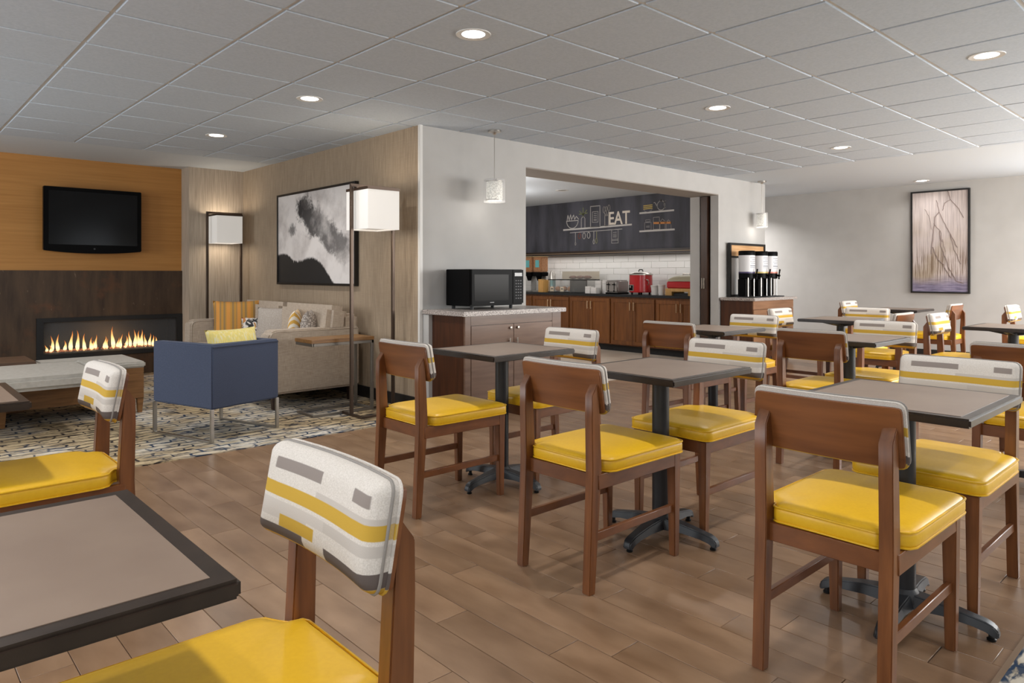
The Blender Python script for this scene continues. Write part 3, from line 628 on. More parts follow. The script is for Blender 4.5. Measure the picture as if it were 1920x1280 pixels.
# ------------------------------------------------------------------ floor lamps
bz = plain('bronze', (84, 70, 60), 0.35, 0.6)
sh = N('lamp_shade'); sh.col(lin((214, 210, 204))); SHM = sh.set(0.9, emit=(1.0, 0.95, 0.88), estr=0.33)
def floor_lamp(loc, label, dz=0.006):
    t = thing('floor_lamp', label, 'floor lamp', loc)
    for s in (-1, 1): box('pole', bz, s*.2-.0125, s*.2+.0125, -.0125, .0125, .0, 1.884, t, bevel=0.0015, seg=1)
    MB().box(-.2125, .2125, -.0125, .0125, 1.884, 1.909).build('top_bar', bz, t, bevel=0.0015, seg=1)
    MB().box(-.2125, -.1875, -.175, -.0126, 0, .02).box(-.2125, -.1875, .0126, .175, 0, .02).box(.1875, .2125, -.175, -.0126, 0, .02).box(.1875, .2125, .0126, .175, 0, .02).box(-.1875, .1875, -.175, -.15, 0, .02).box(-.1875, .1875, .15, .175, 0, .02).build('base_frame', bz, t, bevel=0.0015, seg=1)
    w, d, z0, z1 = .15, .172, 1.535, 1.858; th = .004
    s_ = MB().box(-w, w, -d, -d+th, z0, z1).box(-w, w, d-th, d, z0, z1).box(-w, -w+th, -d+th, d-th, z0, z1).box(w-th, w, -d+th, d-th, z0, z1).build('shade', SHM, t)
    MB().box(-w-.003, w+.003, -d-.003, -d+.006, z1-.001, z1+.022).box(-w-.003, w+.003, d-.006, d+.003, z1-.001, z1+.022).box(-w-.003, -w+.006, -d+.006, d-.006, z1-.001, z1+.022).box(w-.006, w+.003, -d+.006, d-.006, z1-.001, z1+.022).build('shade_rim', bz, s_)
    box('diffuser', SHM, -w+.01, w-.01, -d+.01, d-.01, z0+.012, z0+.016, s_)
    MB().cyl((0, 0, 1.90), (0, 0, 1.74), .008).build('socket_stem', bz, t)
    l = bpy.data.lights.new('lamp_bulb', 'POINT'); l.energy = 4.5; l.color = (1, .88, .72); l.shadow_soft_size = .05; o = bpy.data.objects.new('lamp_bulb', l); COL.objects.link(o); o.parent = t; o.location = (0, 0, 1.80)
    area('lamp_downlight', (0, 0, z0-.01), (0, 0, 0), .24, .28, 1.6, (1, .88, .72), None, t)
floor_lamp((3.155, 5.17, .006), 'tall bronze frame floor lamp with white box shade in front of the mountain picture')
floor_lamp((3.205, 8.62, .006), 'tall bronze frame floor lamp with white box shade in the corner behind the sofa')
# ------------------------------------------------------------------ pictures
bf = plain('black_frame', (22, 20, 19), 0.4)
n = N('mountain_print'); gx, u0, v = n.xyz(n.coord('Generated')); u = n.math('SUBTRACT', 1.0, u0)
vec = n.coord('Object', (1, 1, 1)); nz = n.noise(vec, 3.2, 6, .6); nf = n.noise(vec, 28, 4, .7); tr = n.noise(n.coord('Object', (1, 60, 3)), 2, 3)
clouds = n.ramp(nz, [(0.28, lin((186, 178, 174))), (0.55, lin((232, 226, 222)))])
# upper dark ridge: thick diagonal blob from (.30,.80) to (.80,.38)
t_ = n.math('DIVIDE', n.math('ADD', n.math('MULTIPLY', n.math('SUBTRACT', u, .34), .52), n.math('MULTIPLY', n.math('SUBTRACT', .80, v), .44)), .464, clamp=True)
du = n.math('SUBTRACT', u, n.math('MULTIPLY_ADD', t_, .50, .36)); dv = n.math('SUBTRACT', v, n.math('MULTIPLY_ADD', t_, -.42, .78))
dd = n.math('SQRT', n.math('ADD', n.math('MULTIPLY', du, du), n.math('MULTIPLY', n.math('MULTIPLY', dv, dv), .5)))
dd = n.math('ADD', dd, n.math('MULTIPLY', n.math('SUBTRACT', nz, .5), .26)); dd = n.math('ADD', dd, n.math('MULTIPLY', n.math('SUBTRACT', nf, .5), .13))
wid = n.math('MULTIPLY_ADD', t_, -.02, .135); k1 = n.math('MULTIPLY', n.math('SUBTRACT', wid, dd), 20.0, clamp=True)
fog = n.noise(n.coord('Object', (1, 1, 1), (5, 2, 1)), 2.6, 5, .6)
k1 = n.math('MULTIPLY', k1, n.math('SUBTRACT', 1.0, n.math('MULTIPLY', n.ramp(fog, [(.46, (0, 0, 0)), (.62, (1, 1, 1))]), n.math('MULTIPLY_ADD', t_, .7, .25))))
k1 = n.math('MULTIPLY', k1, n.math('MULTIPLY_ADD', t_, -.3, 1.0))
b2 = n.math('SQRT', n.math('ADD', n.math('POWER', n.math('SUBTRACT', u, .21), 2.0), n.math('MULTIPLY', n.math('POWER', n.math('SUBTRACT', v, .60), 2.0), .5)))
k1 = n.math('MAXIMUM', k1, n.math('MULTIPLY', n.math('MULTIPLY', n.math('SUBTRACT', .062, n.math('ADD', b2, n.math('MULTIPLY', n.math('SUBTRACT', nf, .5), .10))), 26.0, clamp=True), .75))
c = n.mix(k1, clouds, lin((44, 43, 45)))
fl_ = n.new('ShaderNodeFloatCurve'); cm = fl_.mapping.curves[0]
for p in ((0.12, .335), (0.25, .25), (0.33, .255), (0.47, .285), (0.58, .235), (0.68, .12), (0.78, .0)): cm.points.new(*p)
cm.points[0].location = (0, .33); cm.points[len(cm.points)-1].location = (1, 0); fl_.mapping.update(); n.link(u, fl_.inputs['Value'])
hgt = n.math('ADD', fl_.outputs[0], n.math('MULTIPLY', n.math('SUBTRACT', tr, .5), .09)); c = n.mix(n.math('MULTIPLY', n.math('SUBTRACT', hgt, v), 60, clamp=True), c, lin((27, 27, 28)))
n.col(c); MP = n.set(0.6)
def picture(name, label, x, y0, y1, z0, z1, mat, fw=.022, dep=.04):
    t = thing(name, label, 'picture', (x, (y0+y1)/2, (z0+z1)/2)); hy, hz = (y1-y0)/2, (z1-z0)/2
    MB().box(-dep, 0, -hy, hy, -hz, -hz+fw).box(-dep, 0, -hy, hy, hz-fw, hz).box(-dep, 0, -hy, -hy+fw, -hz+fw, hz-fw).box(-dep, 0, hy-fw, hy, -hz+fw, hz-fw).build('frame', bf, t)
    box('canvas', mat, -dep*.75, -.002, -hy+fw, hy-fw, -hz+fw, hz-fw, t); return t
picture('framed_picture', 'large framed black and white photograph of misty mountain forest above the sofa', 3.513, 6.012, 7.756, 1.056, 2.066, MP)
n = N('tree_painting'); gx, u0, v = n.xyz(n.coord('Generated')); u = n.math('SUBTRACT', 1.0, u0)
st1 = n.noise(n.coord('Object', (1, 26, 1.0)), 2.2, 5, .65); big = n.noise(n.coord('Object', (1, 1, 1)), 2.6, 4)
c = n.ramp(st1, [(0.25, lin((160, 148, 146))), (0.6, lin((206, 194, 190)))]); c = n.mix(n.math('MULTIPLY', n.math('MULTIPLY', n.ramp(big, [(.45, (0, 0, 0)), (.65, (1, 1, 1))]), n.step(v, .55, -.45)), .5), c, lin((150, 130, 84)))
c = n.mix(n.math('MULTIPLY', n.math('MULTIPLY', n.band(v, .13, .40, .06), n.ramp(st1, [(0.42, (1, 1, 1)), (0.55, (0, 0, 0))])), .75), c, lin((108, 84, 60)))
c = n.mix(n.math('MULTIPLY', n.step(n.math('ADD', v, n.math('MULTIPLY', big, .1)), .17, -.05), .9), c, n.ramp(n.noise(n.coord('Object', (1, 2, 18)), 3, 4), [(.3, lin((84, 78, 112))), (.7, lin((150, 142, 170)))]))
n.col(c); TP = n.set(.6)
tp = picture('framed_picture', 'tall narrow framed painting of bare branches in lavender and taupe on the far wall', 11.098, 2.866, 3.60, .905, 2.345, TP)
br = MB()
def stroke(pts, w):     # (u from the left, v from the bottom)
    P = [Vector((-.0315, .367-.734*a, -.72+1.44*b)) for a, b in pts]
    Q = []
    for a, b in zip(P, P[1:]):
        for k in range(4): Q.append(a.lerp(b, k/4)+Vector((0, random.uniform(-.006, .006), random.uniform(-.004, .004))))
    br.tube(Q+[P[-1]], w, 4)
for pts, w in (([(.64, .99), (.68, .90), (.78, .84), (.9, .72)], .005), ([(.68, .90), (.58, .87), (.55, .80)], .004), ([(.45, .90), (.50, .79), (.60, .66), (.68, .57), (.80, .44)], .0055), ([(.50, .79), (.42, .74), (.40, .62), (.38, .52), (.36, .38)], .006),
               ([(.40, .68), (.52, .60), (.54, .50)], .004), ([(.25, .82), (.33, .75), (.36, .62)], .003), ([(.38, .45), (.46, .34), (.56, .28), (.64, .20), (.7, .15)], .006), ([(.5, .6), (.52, .46), (.6, .34), (.66, .24), (.78, .12), (.9, .10)], .005), ([(.68, .57), (.74, .42), (.86, .28)], .004), ([(.55, .52), (.6, .4)], .003)): stroke(pts, w)
br.build('painted_branches', plain('branch_brown', (136, 120, 116), .8), tp)
# ------------------------------------------------------------------ pendants
pg = N('pendant_glass'); pg.col((1, 1, 1)); pg.set(0.02, 0, 0.6, alpha=0.16)
n = N('crystal_drum'); vo = n.new('ShaderNodeTexVoronoi'); n.link(n.coord('Object', (1, 1, 1)), vo.inputs['Vector']); vo.inputs['Scale'].default_value = 85
gx, gy, gz = n.xyz(n.coord('Generated')); e = n.math('MULTIPLY', n.ramp(vo.outputs['Distance'], [(0.1, (1, 1, 1)), (0.7, (.25, .25, .25))]), n.math('MULTIPLY_ADD', gz, -.5, 1.0))
n.inp(n.b, 'Emission Strength', e); n.b.inputs['Emission Color'].default_value = (1, .97, .88, 1); n.col(lin((210, 206, 196))); CD = n.m
def pendant(loc, r, label):
    t = thing('pendant_lamp', label, 'pendant lamp', loc)
    MB().lathe([(.0, .0), (.058, 0), (.058, -.018), (.02, -.026), (.012, -.04), (0, -.04)], n=20).build('canopy', M['nickel'], t, smooth=.6)
    MB().cyl((0, 0, -.04), (0, 0, -.44), .0035, n=8).build('cord', M['nickel'], t)
    MB().lathe([(r*.72, -.455), (r*.74, -.46), (r*.74, -.625), (r*.72, -.63)], n=24).build('crystal_drum', CD, t, smooth=.6)
    MB().lathe([(r, -.44), (r, -.64), (r-.003, -.64), (r-.003, -.44)], n=28).build('glass_sleeve', pg.m, t, smooth=.6)
    rg = MB()
    for z in (-.452, -.618): rg.lathe([(r*.75, z), (r*.80, z), (r*.80, z-.008), (r*.75, z-.008)], n=28)
    for a in range(3): rg.cyl((0, 0, -.447), (r*math.cos(a*2.094), r*math.sin(a*2.094), -.447), .003, n=6)
    rg.build('chrome_ring', M['nickel'], t)
    l = bpy.data.lights.new('pendant_bulb', 'POINT'); l.energy = 1.0; l.color = (1, .95, .88); l.shadow_soft_size = .06; o = bpy.data.objects.new('pendant_bulb', l); COL.objects.link(o); o.parent = t; o.location = (0, 0, -.68)
pendant((4.149, 4.753, CZ-.006), .098, 'crystal drum pendant lamp hanging above the microwave')
pendant((9.129, 4.85, CZ-.006), .08, 'small crystal drum pendant lamp hanging above the coffee dispensers')
# ------------------------------------------------------------------ microwave cabinet
n = N('granite'); f = n.noise(n.coord('Object', (1, 1, 1)), 110, 3, .7); n.col(n.ramp(f, [(0.38, lin((92, 82, 78))), (0.5, lin((168, 158, 152))), (0.62, lin((206, 198, 192)))])); GR = n.set(.3)
cw = wood('cabinet_wood', (102, 58, 22), (130, 79, 34), 'z', .35, sc=.7); ce = wood('cabinet_end', (58, 30, 14), (84, 46, 24), 'z', .35, sc=.7); cf = wood('cabinet_front', (104, 80, 66), (126, 100, 84), 'x', .28, sc=.6)
t = thing('microwave_cabinet', 'brown base cabinet with two doors standing under the microwave', 'cabinet')
MB().box(3.575, 4.69, 4.47, 4.985, .09, .828).build('carcass', ce, t); box('plinth', M['blackmatte'], 3.6, 4.67, 4.52, 4.98, 0.0, .09, t)
MB().box(3.57, 3.63, 4.45, 4.469, .09, .828).box(4.575, 4.69, 4.45, 4.469, .09, .828).box(3.63, 4.575, 4.45, 4.469, .752, .828).build('face_frame', cf, t, bevel=.002)
box('end_pilaster', M['greywall'], 3.537, 3.574, 4.90, 4.984, 0, .828, t)
for x0, x1, hx in ((3.633, 4.100, 4.06), (4.104, 4.572, 4.145)):
    d = MB().box(x0, x1, 4.447, 4.468, .10, .748).build('door', cf, t, bevel=.002)
    MB().lathe([(.0, .018), (.010, .017), (.012, .01), (.005, .006), (.005, 0)], n=14).build('knob', M['nickel'], d, (hx, 4.447, .715), (PI/2, 0, 0), smooth=.8)
    MB().cyl((hx-.012, 4.43, .52), (hx-.012, 4.43, .63), .005, n=8).cyl((hx-.012, 4.43, .545), (hx-.012, 4.448, .545), .004, n=8).cyl((hx-.012, 4.43, .605), (hx-.012, 4.448, .605), .004, n=8).build('handle', M['nickel'], d)
o = box('granite_countertop', GR, 3.527, 4.725, 4.415, 4.982, .83, .868, bevel=.004); tag(o, 'speckled grey granite countertop with the microwave on it', 'countertop')
t = thing('microwave', 'black countertop microwave oven on the granite counter', 'microwave', (3.762, 4.61, .868))
MB().box(0, .606, .012, .345, .03, .345).build('casing', M['black'], t, bevel=.004)
d = MB().box(.002, .47, -.008, .012, .045, .342).build('door', M['black'], t, bevel=.003); box('door_window', M['blackglass'], .03, .42, -.0095, -.0075, .075, .30, d)
cp = MB().box(.474, .604, -.006, .012, .045, .342).build('control_panel', M['black'], t, bevel=.003)
bt = MB(); 
for r in range(7):
    for c_ in range(3): bt.box(.505+c_*.028, .52+c_*.028, -.0075, -.0055, .085+r*.026, .093+r*.026)
bt.build('button_marks', plain('button_grey', (96, 96, 98), .5), cp)
box('display', plain('display_black', (26, 28, 30), .2), .495, .585, -.0075, -.0055, .285, .315, cp); box('brand_mark', plain('mark_silver', (150, 150, 152), .4), .205, .25, -.0100, -.0076, .057, .063, d)
for x in (.05, .5):
    for y in (.05, .3): MB().cyl((x, y, 0), (x, y, .031), .016, n=10).build('foot', M['nylon'], t)
# ------------------------------------------------------------------ coffee cabinet and dispensers
t = thing('coffee_cabinet', 'brown base cabinet under the drink dispensers at the end of the grey wall', 'cabinet')
cl = wood('cabinet_light', (122, 86, 58), (148, 108, 78), 'x', .35, sc=.6)
MB().box(8.30, 9.38, 4.54, 4.985, .09, .828).build('carcass', ce, t); box('plinth', M['blackmatte'], 8.33, 9.35, 4.58, 4.98, 0, .09, t)
MB().box(8.30, 9.38, 4.525, 4.539, .72, .828).build('face_frame', cl, t)
for x0, x1, hx in ((8.305, 8.838, 8.80), (8.842, 9.375, 8.88)):
    d = MB().box(x0, x1, 4.522, 4.539, .10, .715).build('door', cl, t, bevel=.002)
    MB().lathe([(.0, .018), (.010, .017), (.012, .01), (.005, .006), (.005, 0)], n=14).build('knob', M['nickel'], d, (hx, 4.522, .68), (PI/2, 0, 0), smooth=.8)
    MB().cyl((hx, 4.505, .48), (hx, 4.505, .59), .005, n=8).cyl((hx, 4.505, .5), (hx, 4.523, .5), .004, n=8).cyl((hx, 4.505, .57), (hx, 4.523, .57), .004, n=8).build('handle', M['nickel'], d)
o = box('granite_countertop', GR, 8.27, 9.425, 4.49, 4.984, .83, .868, bevel=.004); tag(o, 'pale granite countertop carrying three drink dispensers', 'countertop')
band = [(64, 54, 96), (206, 186, 110), (206, 120, 100)]
for k, (x, lab) in enumerate(((8.56, 'tall black and white drink dispenser with dark purple band, nearest of three'), (8.90, 'tall drink dispenser with yellow band, middle of three on the granite counter'), (9.17, 'tall drink dispenser with reddish band, last of three by the wall end'))):
    t = thing('drink_dispenser', lab, 'dispenser', (x, 4.76, .868), 0, 'drink dispensers')
    MB().lathe([(.0, .61), (.1, .61), (.106, .6), (.106, .552), (.1, .55)], n=24).build('lid', M['black'], t, smooth=.6)
    lb = MB().lathe([(.104, .55), (.104, .335)], n=24).build('label_wrap', plain('label_white', (226, 226, 228), .35) if k == 0 else bpy.data.materials['label_white'], t, smooth=.6)
    ln = MB()
    for j, (z, a0, a1) in enumerate(((.515, -2.2, -1.2), (.49, -2.0, -1.0), (.465, -2.2, -1.3), (.44, -2.1, -1.0), (.405, -2.2, -.9), (.385, -2.2, -1.2))):
        q = 6; vs = []
        for i in range(q+1):
            a = a0+(a1-a0)*i/q
            for zz in (z, z+(.006 if j != 4 else .012)): vs.append((.1052*math.cos(a), .1052*math.sin(a), zz))
        ln.add(vs, [(2*i, 2*i+2, 2*i+3, 2*i+1) for i in range(q)])
    ln.build('printed_lines', plain('print_grey', (120, 122, 130), .5) if k == 0 else bpy.data.materials['print_grey'], lb)
    MB().lathe([(.1045, .335), (.1045, .315)], n=24).build('colour_band', plain('band_%d' % k, band[k], .4), lb, smooth=.6)
    MB().lathe([(.104, .315), (.104, .25), (.09, .24), (.0, .24)], n=24).build('reservoir_base', M['black'], t, smooth=.6)
    for s in (-1, 1): MB().cyl((s*.075, -.06, .012), (s*.075, -.06, .26), .008, n=8).build('support_rod', M['nickel'], t)
    MB().box(-.085, .085, -.02, .085, .012, .245).build('pedestal', M['black'], t, bevel=.01)
    MB().lathe([(0, 0), (.10, 0), (.1, .012), (0, .014)], (0, -.10, 0), 24).box(-.09, .09, -.09, .095, 0, .012).build('drip_base', M['blackmatte'], t)
    tap = MB().cyl((0, -.09, .285), (0, -.15, .285), .014, n=10).cyl((0, -.135, .285), (0, -.135, .235), .01, n=10).build('tap', M['black'], t); MB().cyl((0, -.135, .29), (0, -.15, .37), .008, .011, n=8).build('tap_lever', M['black'], tap)
t = thing('notice_frame', 'tall black framed board with orange strip behind the drink dispensers', 'frame', (8.92, 4.955, .869))
MB().box(-.47, .47, -.02, .02, 0, .03).box(-.47, .47, -.02, .02, .69, .72).box(-.47, -.44, -.02, .02, .03, .69).box(.44, .47, -.02, .02, .03, .69).box(-.44, .44, -.02, .02, .52, .545).build('frame', bf, t)
box('orange_panel', wood('amber_panel', (196, 146, 96), (222, 178, 130), 'x', .4), -.44, .44, -.005, .005, .545, .69, t); box('pale_panel', plain('pale_panel', (198, 194, 190), .5), -.44, .44, -.005, .005, .03, .52, t)
# ------------------------------------------------------------------ kitchen: bulkhead with chalkboard, backsplash
struct(MB().box(8.72, 9.05, 5.43, 9.9, 1.552, 2.375).build('wall_bulkhead', M['greywall']))
tk = plain('trim_dark_wood', (52, 38, 30), .4)
struct(MB().box(8.69, 9.05, 5.43, 9.9, 1.518, 1.551).box(8.70, 9.05, 5.43, 9.9, 1.488, 1.511).build('trim_4', tk)); struct(box('trim_5', plain('trim_gold', (190, 164, 130), .35), 8.695, 9.05, 5.43, 9.9, 1.511, 1.518))
area('under_cabinet_lamp', (8.82, 7.5, 1.482), (0, 0, 0), .06, 4.0, 7, (1, .97, .94))
bs = struct(box('wall_backsplash', plain('grout', (190, 188, 184), .8), 9.03, 9.049, 5.43, 9.9, .868, 1.488))
tmesh = MB().box(-.006, 0, -.1485, .1485, .0015, .0985).mesh('wall_tile', plain('white_tile', (224, 222, 218), .22), bevel=.0015, seg=1); hmesh = MB().box(-.006, 0, -.0735, .0735, .0015, .0985).mesh('wall_tile_half', bpy.data.materials['white_tile'], bevel=.0015, seg=1)
for r in range(6):
    y = 5.43+(.15 if r % 2 == 0 else .30)
    if r % 2: put('tile', hmesh, bs, (9.0305, 5.505, .868+r*.1))
    while y < 9.75:
        put('tile', tmesh, bs, (9.0305, y, .868+r*.1)); y += .3
n = N('chalkboard'); f = n.noise(n.coord('Object', (1, 2.2, .5)), 2, 4); n.col(n.ramp(f, [(0.35, lin((56, 56, 62))), (0.65, lin((84, 84, 94)))])); CB = n.set(.7)
cb = thing('chalkboard', 'wide black chalkboard with chalk shelves and the word EAT above the kitchen counter', 'chalkboard', (8.72, 7.6, 1.552))
box('board', CB, -.012, -.0005, -2.165, 2.29, .0, .82, cb)
def chalk(name, strokes, c=(206, 202, 198), w=.008):
    m = MB()
    for s_ in strokes:
        ww = w
        if isinstance(s_, tuple) and isinstance(s_[0], list): s_, ww = s_
        P = [Vector((-.0128, a-7.6, b-1.552)) for a, b in s_]
        for a, b in zip(P, P[1:]):
            d = (b-a); L = d.length
            if L < 1e-5: continue
            nrm = Vector((0, -d.z, d.y))/L*ww/2; e = d/L*ww*.3; q = [a-e-nrm, b+e-nrm, b+e+nrm, a-e+nrm]
            m.add(q+[p+Vector((-.0012, 0, 0)) for p in q], [(0, 1, 2, 3), (7, 6, 5, 4), (0, 4, 5, 1), (1, 5, 6, 2), (2, 6, 7, 3), (3, 7, 4, 0)])
    key = 'chalk_%d_%d_%d' % c; mat = bpy.data.materials.get(key) or plain(key, c, .9)
    return m.build(name, mat, cb)
def arcp(cy, cz, ry, rz, a0, a1, k=12): return [(cy+ry*math.cos(a0+(a1-a0)*i/k), cz+rz*math.sin(a0+(a1-a0)*i/k)) for i in range(k+1)]
def rectp(y0, y1, z0, z1): return [(y0, z0), (y1, z0), (y1, z1), (y0, z1), (y0, z0)]
chalk('chalk_shelf', [([(8.20, 1.915), (6.77, 1.935)], .026)]); chalk('chalk_rail', [[(8.05, 1.862), (6.95, 1.875)]])
chalk('chalk_shelf', [([(6.61, 2.098), (6.00, 2.104)], .026)]); chalk('chalk_shelf', [([(6.61, 1.822), (5.99, 1.824)], .026)])
chalk('chalk_salad_bowl', [arcp(8.0, 2.06, .13, .125, PI, 2*PI), [(8.13, 2.06), (7.87, 2.06)], [(8.12, 2.06), (8.10, 2.16), (8.07, 2.07), (8.04, 2.17), (8.02, 2.08), (7.97, 2.16), (7.95, 2.08), (7.91, 2.13), (7.86, 2.08)]], w=.012)
chalk('chalk_vase', [[(7.80, 1.93), (7.80, 2.08), (7.78, 2.11), (7.74, 2.11), (7.72, 2.08), (7.72, 1.93)]]); chalk('chalk_plant', [[(7.76, 2.11), (7.76, 2.26)], [(7.76, 2.14), (7.84, 2.21)], [(7.76, 2.14), (7.68, 2.22)], [(7.76, 2.16), (7.85, 2.16)], [(7.76, 2.16), (7.67, 2.17)]], (128, 134, 92), .014)
chalk('chalk_poster', [(rectp(7.60, 7.40, 1.935, 2.27), .012), rectp(7.56, 7.44, 2.01, 2.18)]+[[(7.53, z), (7.47, z)] for z in (2.15, 2.12, 2.09, 2.06, 2.04)], (176, 172, 168))
chalk('chalk_utensil_jar', [rectp(7.30, 7.225, 1.94, 2.11), arcp(7.315, 2.2, .022, .05, 0, 2*PI), arcp(7.27, 2.21, .018, .04, 0, 2*PI), arcp(7.215, 2.22, .022, .05, 0, 2*PI), [(7.31, 2.15), (7.28, 2.1)], [(7.27, 2.17), (7.265, 2.1)], [(7.22, 2.17), (7.24, 2.1)]], (170, 164, 160), .011)
fc = bpy.data.curves.new('eat', 'FONT'); fc.body = 'EAT'; fc.size = .30; fc.extrude = .0014; fc.offset = .0045; fc.align_x = 'LEFT'; fo = bpy.data.objects.new('eat', fc); COL.objects.link(fo)
bpy.context.view_layer.update(); em = bpy.data.meshes.new_from_object(fo.evaluated_get(bpy.context.evaluated_depsgraph_get())); bpy.data.objects.remove(fo)
xs_ = [v.co.x for v in em.vertices]; ys_ = [v.co.y for v in em.vertices]; kx = .415/(max(xs_)-min(xs_)); ky = .205/(max(ys_)-min(ys_))
for v in em.vertices: v.co = Vector((-.0145-v.co.z, 7.213-(v.co.x-min(xs_))*kx-7.6, 1.951+(v.co.y-min(ys_))*ky-1.552))
em.materials.clear(); em.materials.append(plain('chalk_cream', (232, 222, 208), .8)); put('chalk_lettering', em, cb)
chalk('chalk_ladle', [[(7.93, 1.864), (7.93, 1.70)], arcp(7.93, 1.675, .012, .025, 0, 2*PI)]); chalk('chalk_mug', [arcp(7.84, 1.80, .03, .045, 0, 2*PI)], (150, 92, 76), .012)
chalk('chalk_mug', [arcp(7.74, 1.80, .03, .05, 0, 2*PI), arcp(7.64, 1.805, .03, .05, 0, 2*PI)], (200, 196, 192), .012); chalk('chalk_whisk', [[(7.53, 1.868), (7.53, 1.73)], arcp(7.53, 1.695, .016, .035, 0, 2*PI)])
chalk('chalk_whisk', [[(7.47, 1.868), (7.47, 1.75)], arcp(7.475, 1.71, .018, .04, 0, 2*PI)], (160, 160, 110)); chalk('chalk_menu_card', [rectp(7.16, 7.03, 1.66, 1.87)]+[[(7.13, z), (7.06, z)] for z in (1.83, 1.80, 1.775, 1.755)]+[[(7.15, 1.72), (7.03, 1.722)], [(7.15, 1.70), (7.03, 1.702)]], (190, 186, 182), .006)
chalk('chalk_striped_bowl', [[(6.54, 2.155), (6.38, 2.16)], [(6.54, 2.18), (6.38, 2.185)], [(6.54, 2.205), (6.38, 2.21)]], (206, 180, 96), .012); chalk('chalk_bowl_foot', [arcp(6.46, 2.15, .075, .04, PI, 2*PI)], (150, 146, 150))
chalk('chalk_teapot', [arcp(6.22, 2.19, .07, .07, 0, 2*PI), [(6.29, 2.18), (6.33, 2.24), (6.35, 2.24)], arcp(6.14, 2.20, .03, .05, -PI/2, PI/2), arcp(6.22, 2.265, .012, .015, 0, 2*PI)], (172, 168, 166), .012)
chalk('chalk_jar', [rectp(6.52, 6.40, 1.838, 1.95), rectp(6.50, 6.42, 1.96, 1.99), [(6.49, 1.88), (6.43, 1.88)], [(6.49, 1.895), (6.43, 1.895)]], (150, 146, 146))
chalk('chalk_glass_jar', [rectp(6.36, 6.25, 1.84, 2.02), [(6.24, 1.84), (6.24, 1.94)]+arcp(6.19, 1.94, .05, .05, PI, 0)[::-1][:0]+[(6.20, 1.99), (6.15, 1.95), (6.15, 1.84)], [(6.13, 1.84), (6.13, 1.93), (6.09, 1.97), (6.045, 1.93), (6.045, 1.84)]], (156, 150, 148)); chalk('chalk_jar_filling', [([(6.35, 1.935), (6.05, 1.925)], .03)], (206, 140, 84))
# ------------------------------------------------------------------ kitchen base cabinets
edges = [5.445, 6.107, 6.934, 7.788, 8.65, 9.5]; mids = [5.698, 6.516, 7.352, 8.224, 9.08]
kl = ['kitchen base cabinet at the right end under the red chafing dish', 'kitchen base cabinet under the red soup kettle', 'kitchen base cabinet under the white boxes and toaster', 'kitchen base cabinet behind the end of the microwave counter', 'kitchen base cabinet at the left end, mostly hidden by the grey wall']
for k in range(5):
    t = thing('kitchen_cabinet', 'brown '+kl[k], 'cabinet', (0, 0, 0), 0, 'kitchen base cabinets'); a, b = edges[k]+.001, edges[k+1]-.001
    MB().box(8.42, 9.04, a, b, .1, .829).build('carcass', cw, t); box('toe_kick', M['blackmatte'], 8.47, 9.0, a, b, .003, .1, t)
    for y0, y1, hy in ((a+.012, mids[k]-.002, mids[k]-.035), (mids[k]+.002, b-.012, mids[k]+.035)):
        fw = .055; d = MB().box(8.40, 8.4195, y0, y1, .115, .115+fw).box(8.40, 8.4195, y0, y1, .80-fw, .80).box(8.40, 8.4195, y0, y0+fw, .115+fw, .80-fw).box(8.40, 8.4195, y1-fw, y1, .115+fw, .80-fw).build('door', cw, t, bevel=.0015, seg=1)
        box('door_panel', cw, 8.41, 8.4195, y0+fw, y1-fw, .115+fw, .80-fw, d); MB().cyl((8.378, hy, .63), (8.378, hy, .755), .006, n=8).cyl((8.378, hy, .645), (8.40, hy, .645), .004, n=6).cyl((8.378, hy, .74), (8.40, hy, .74), .004, n=6).build('handle', plain('brass_pull', (214, 186, 150), .3, .7) if not bpy.data.materials.get('brass_pull') else bpy.data.materials['brass_pull'], d)
o = box('kitchen_countertop', plain('black_granite', (30, 31, 33), .25), 8.375, 9.028, 5.445, 9.5, .83, .868, bevel=.003); tag(o, 'long black countertop along the kitchen wall with breakfast things on it', 'countertop')
KZ = .868
# brown cereal bins
CR = mottled('bran', (150, 104, 70), (186, 138, 98), (1, 1, 1), 60, 3, .8); TL = plain('teal_label', (108, 190, 194), .5)
for k, y in enumerate((8.90, 8.66)):
    t = thing('cereal_dispenser', ['brown cereal dispenser with teal label beside the wooden utensil box', 'brown cereal dispenser with teal label half hidden by the grey wall'][1-k], 'dispenser', (8.62, y, KZ))
    MB().box(-.085, .085, -.10, .10, .34, .60).build('bin', CR, t, bevel=.012); box('lid', plain('bin_lid', (188, 164, 120), .5) if not bpy.data.materials.get('bin_lid') else bpy.data.materials['bin_lid'], -.09, .09, -.104, .104, .601, .612, t)
    box('label', TL, -.087, -.084, -.045, .045, .42, .545, t); MB().box(-.095, .09, -.105, .105, .27, .339).build('housing', M['black'], t, bevel=.01); MB().cyl((-.04, 0, .27), (-.04, 0, .19), .055, .03, n=14).build('spout', M['black'], t)
    box('post', plain('bin_post', (150, 148, 144), .4) if not bpy.data.materials.get('bin_post') else bpy.data.materials['bin_post'], .05, .08, -.05, .05, .02, .27, t); box('foot_plate', bpy.data.materials['bin_post'], -.1, .1, -.1, .1, 0, .02, t, bevel=.003)
lw2 = wood('light_wood', (190, 142, 76), (214, 168, 100), 'z', .5)
t = thing('utensil_box', 'light wooden utensil box on the kitchen counter', 'utensil box', (8.50, 8.46, KZ)); MB().prism([(-.06, 0), (.06, 0), (.06, .22), (-.06, .2)], 'x', -.08, .08).build('block', lw2, t, bevel=.003)
box('slot', M['blackmatte'], -.04, .04, -.012, .012, .19, .2135, t)
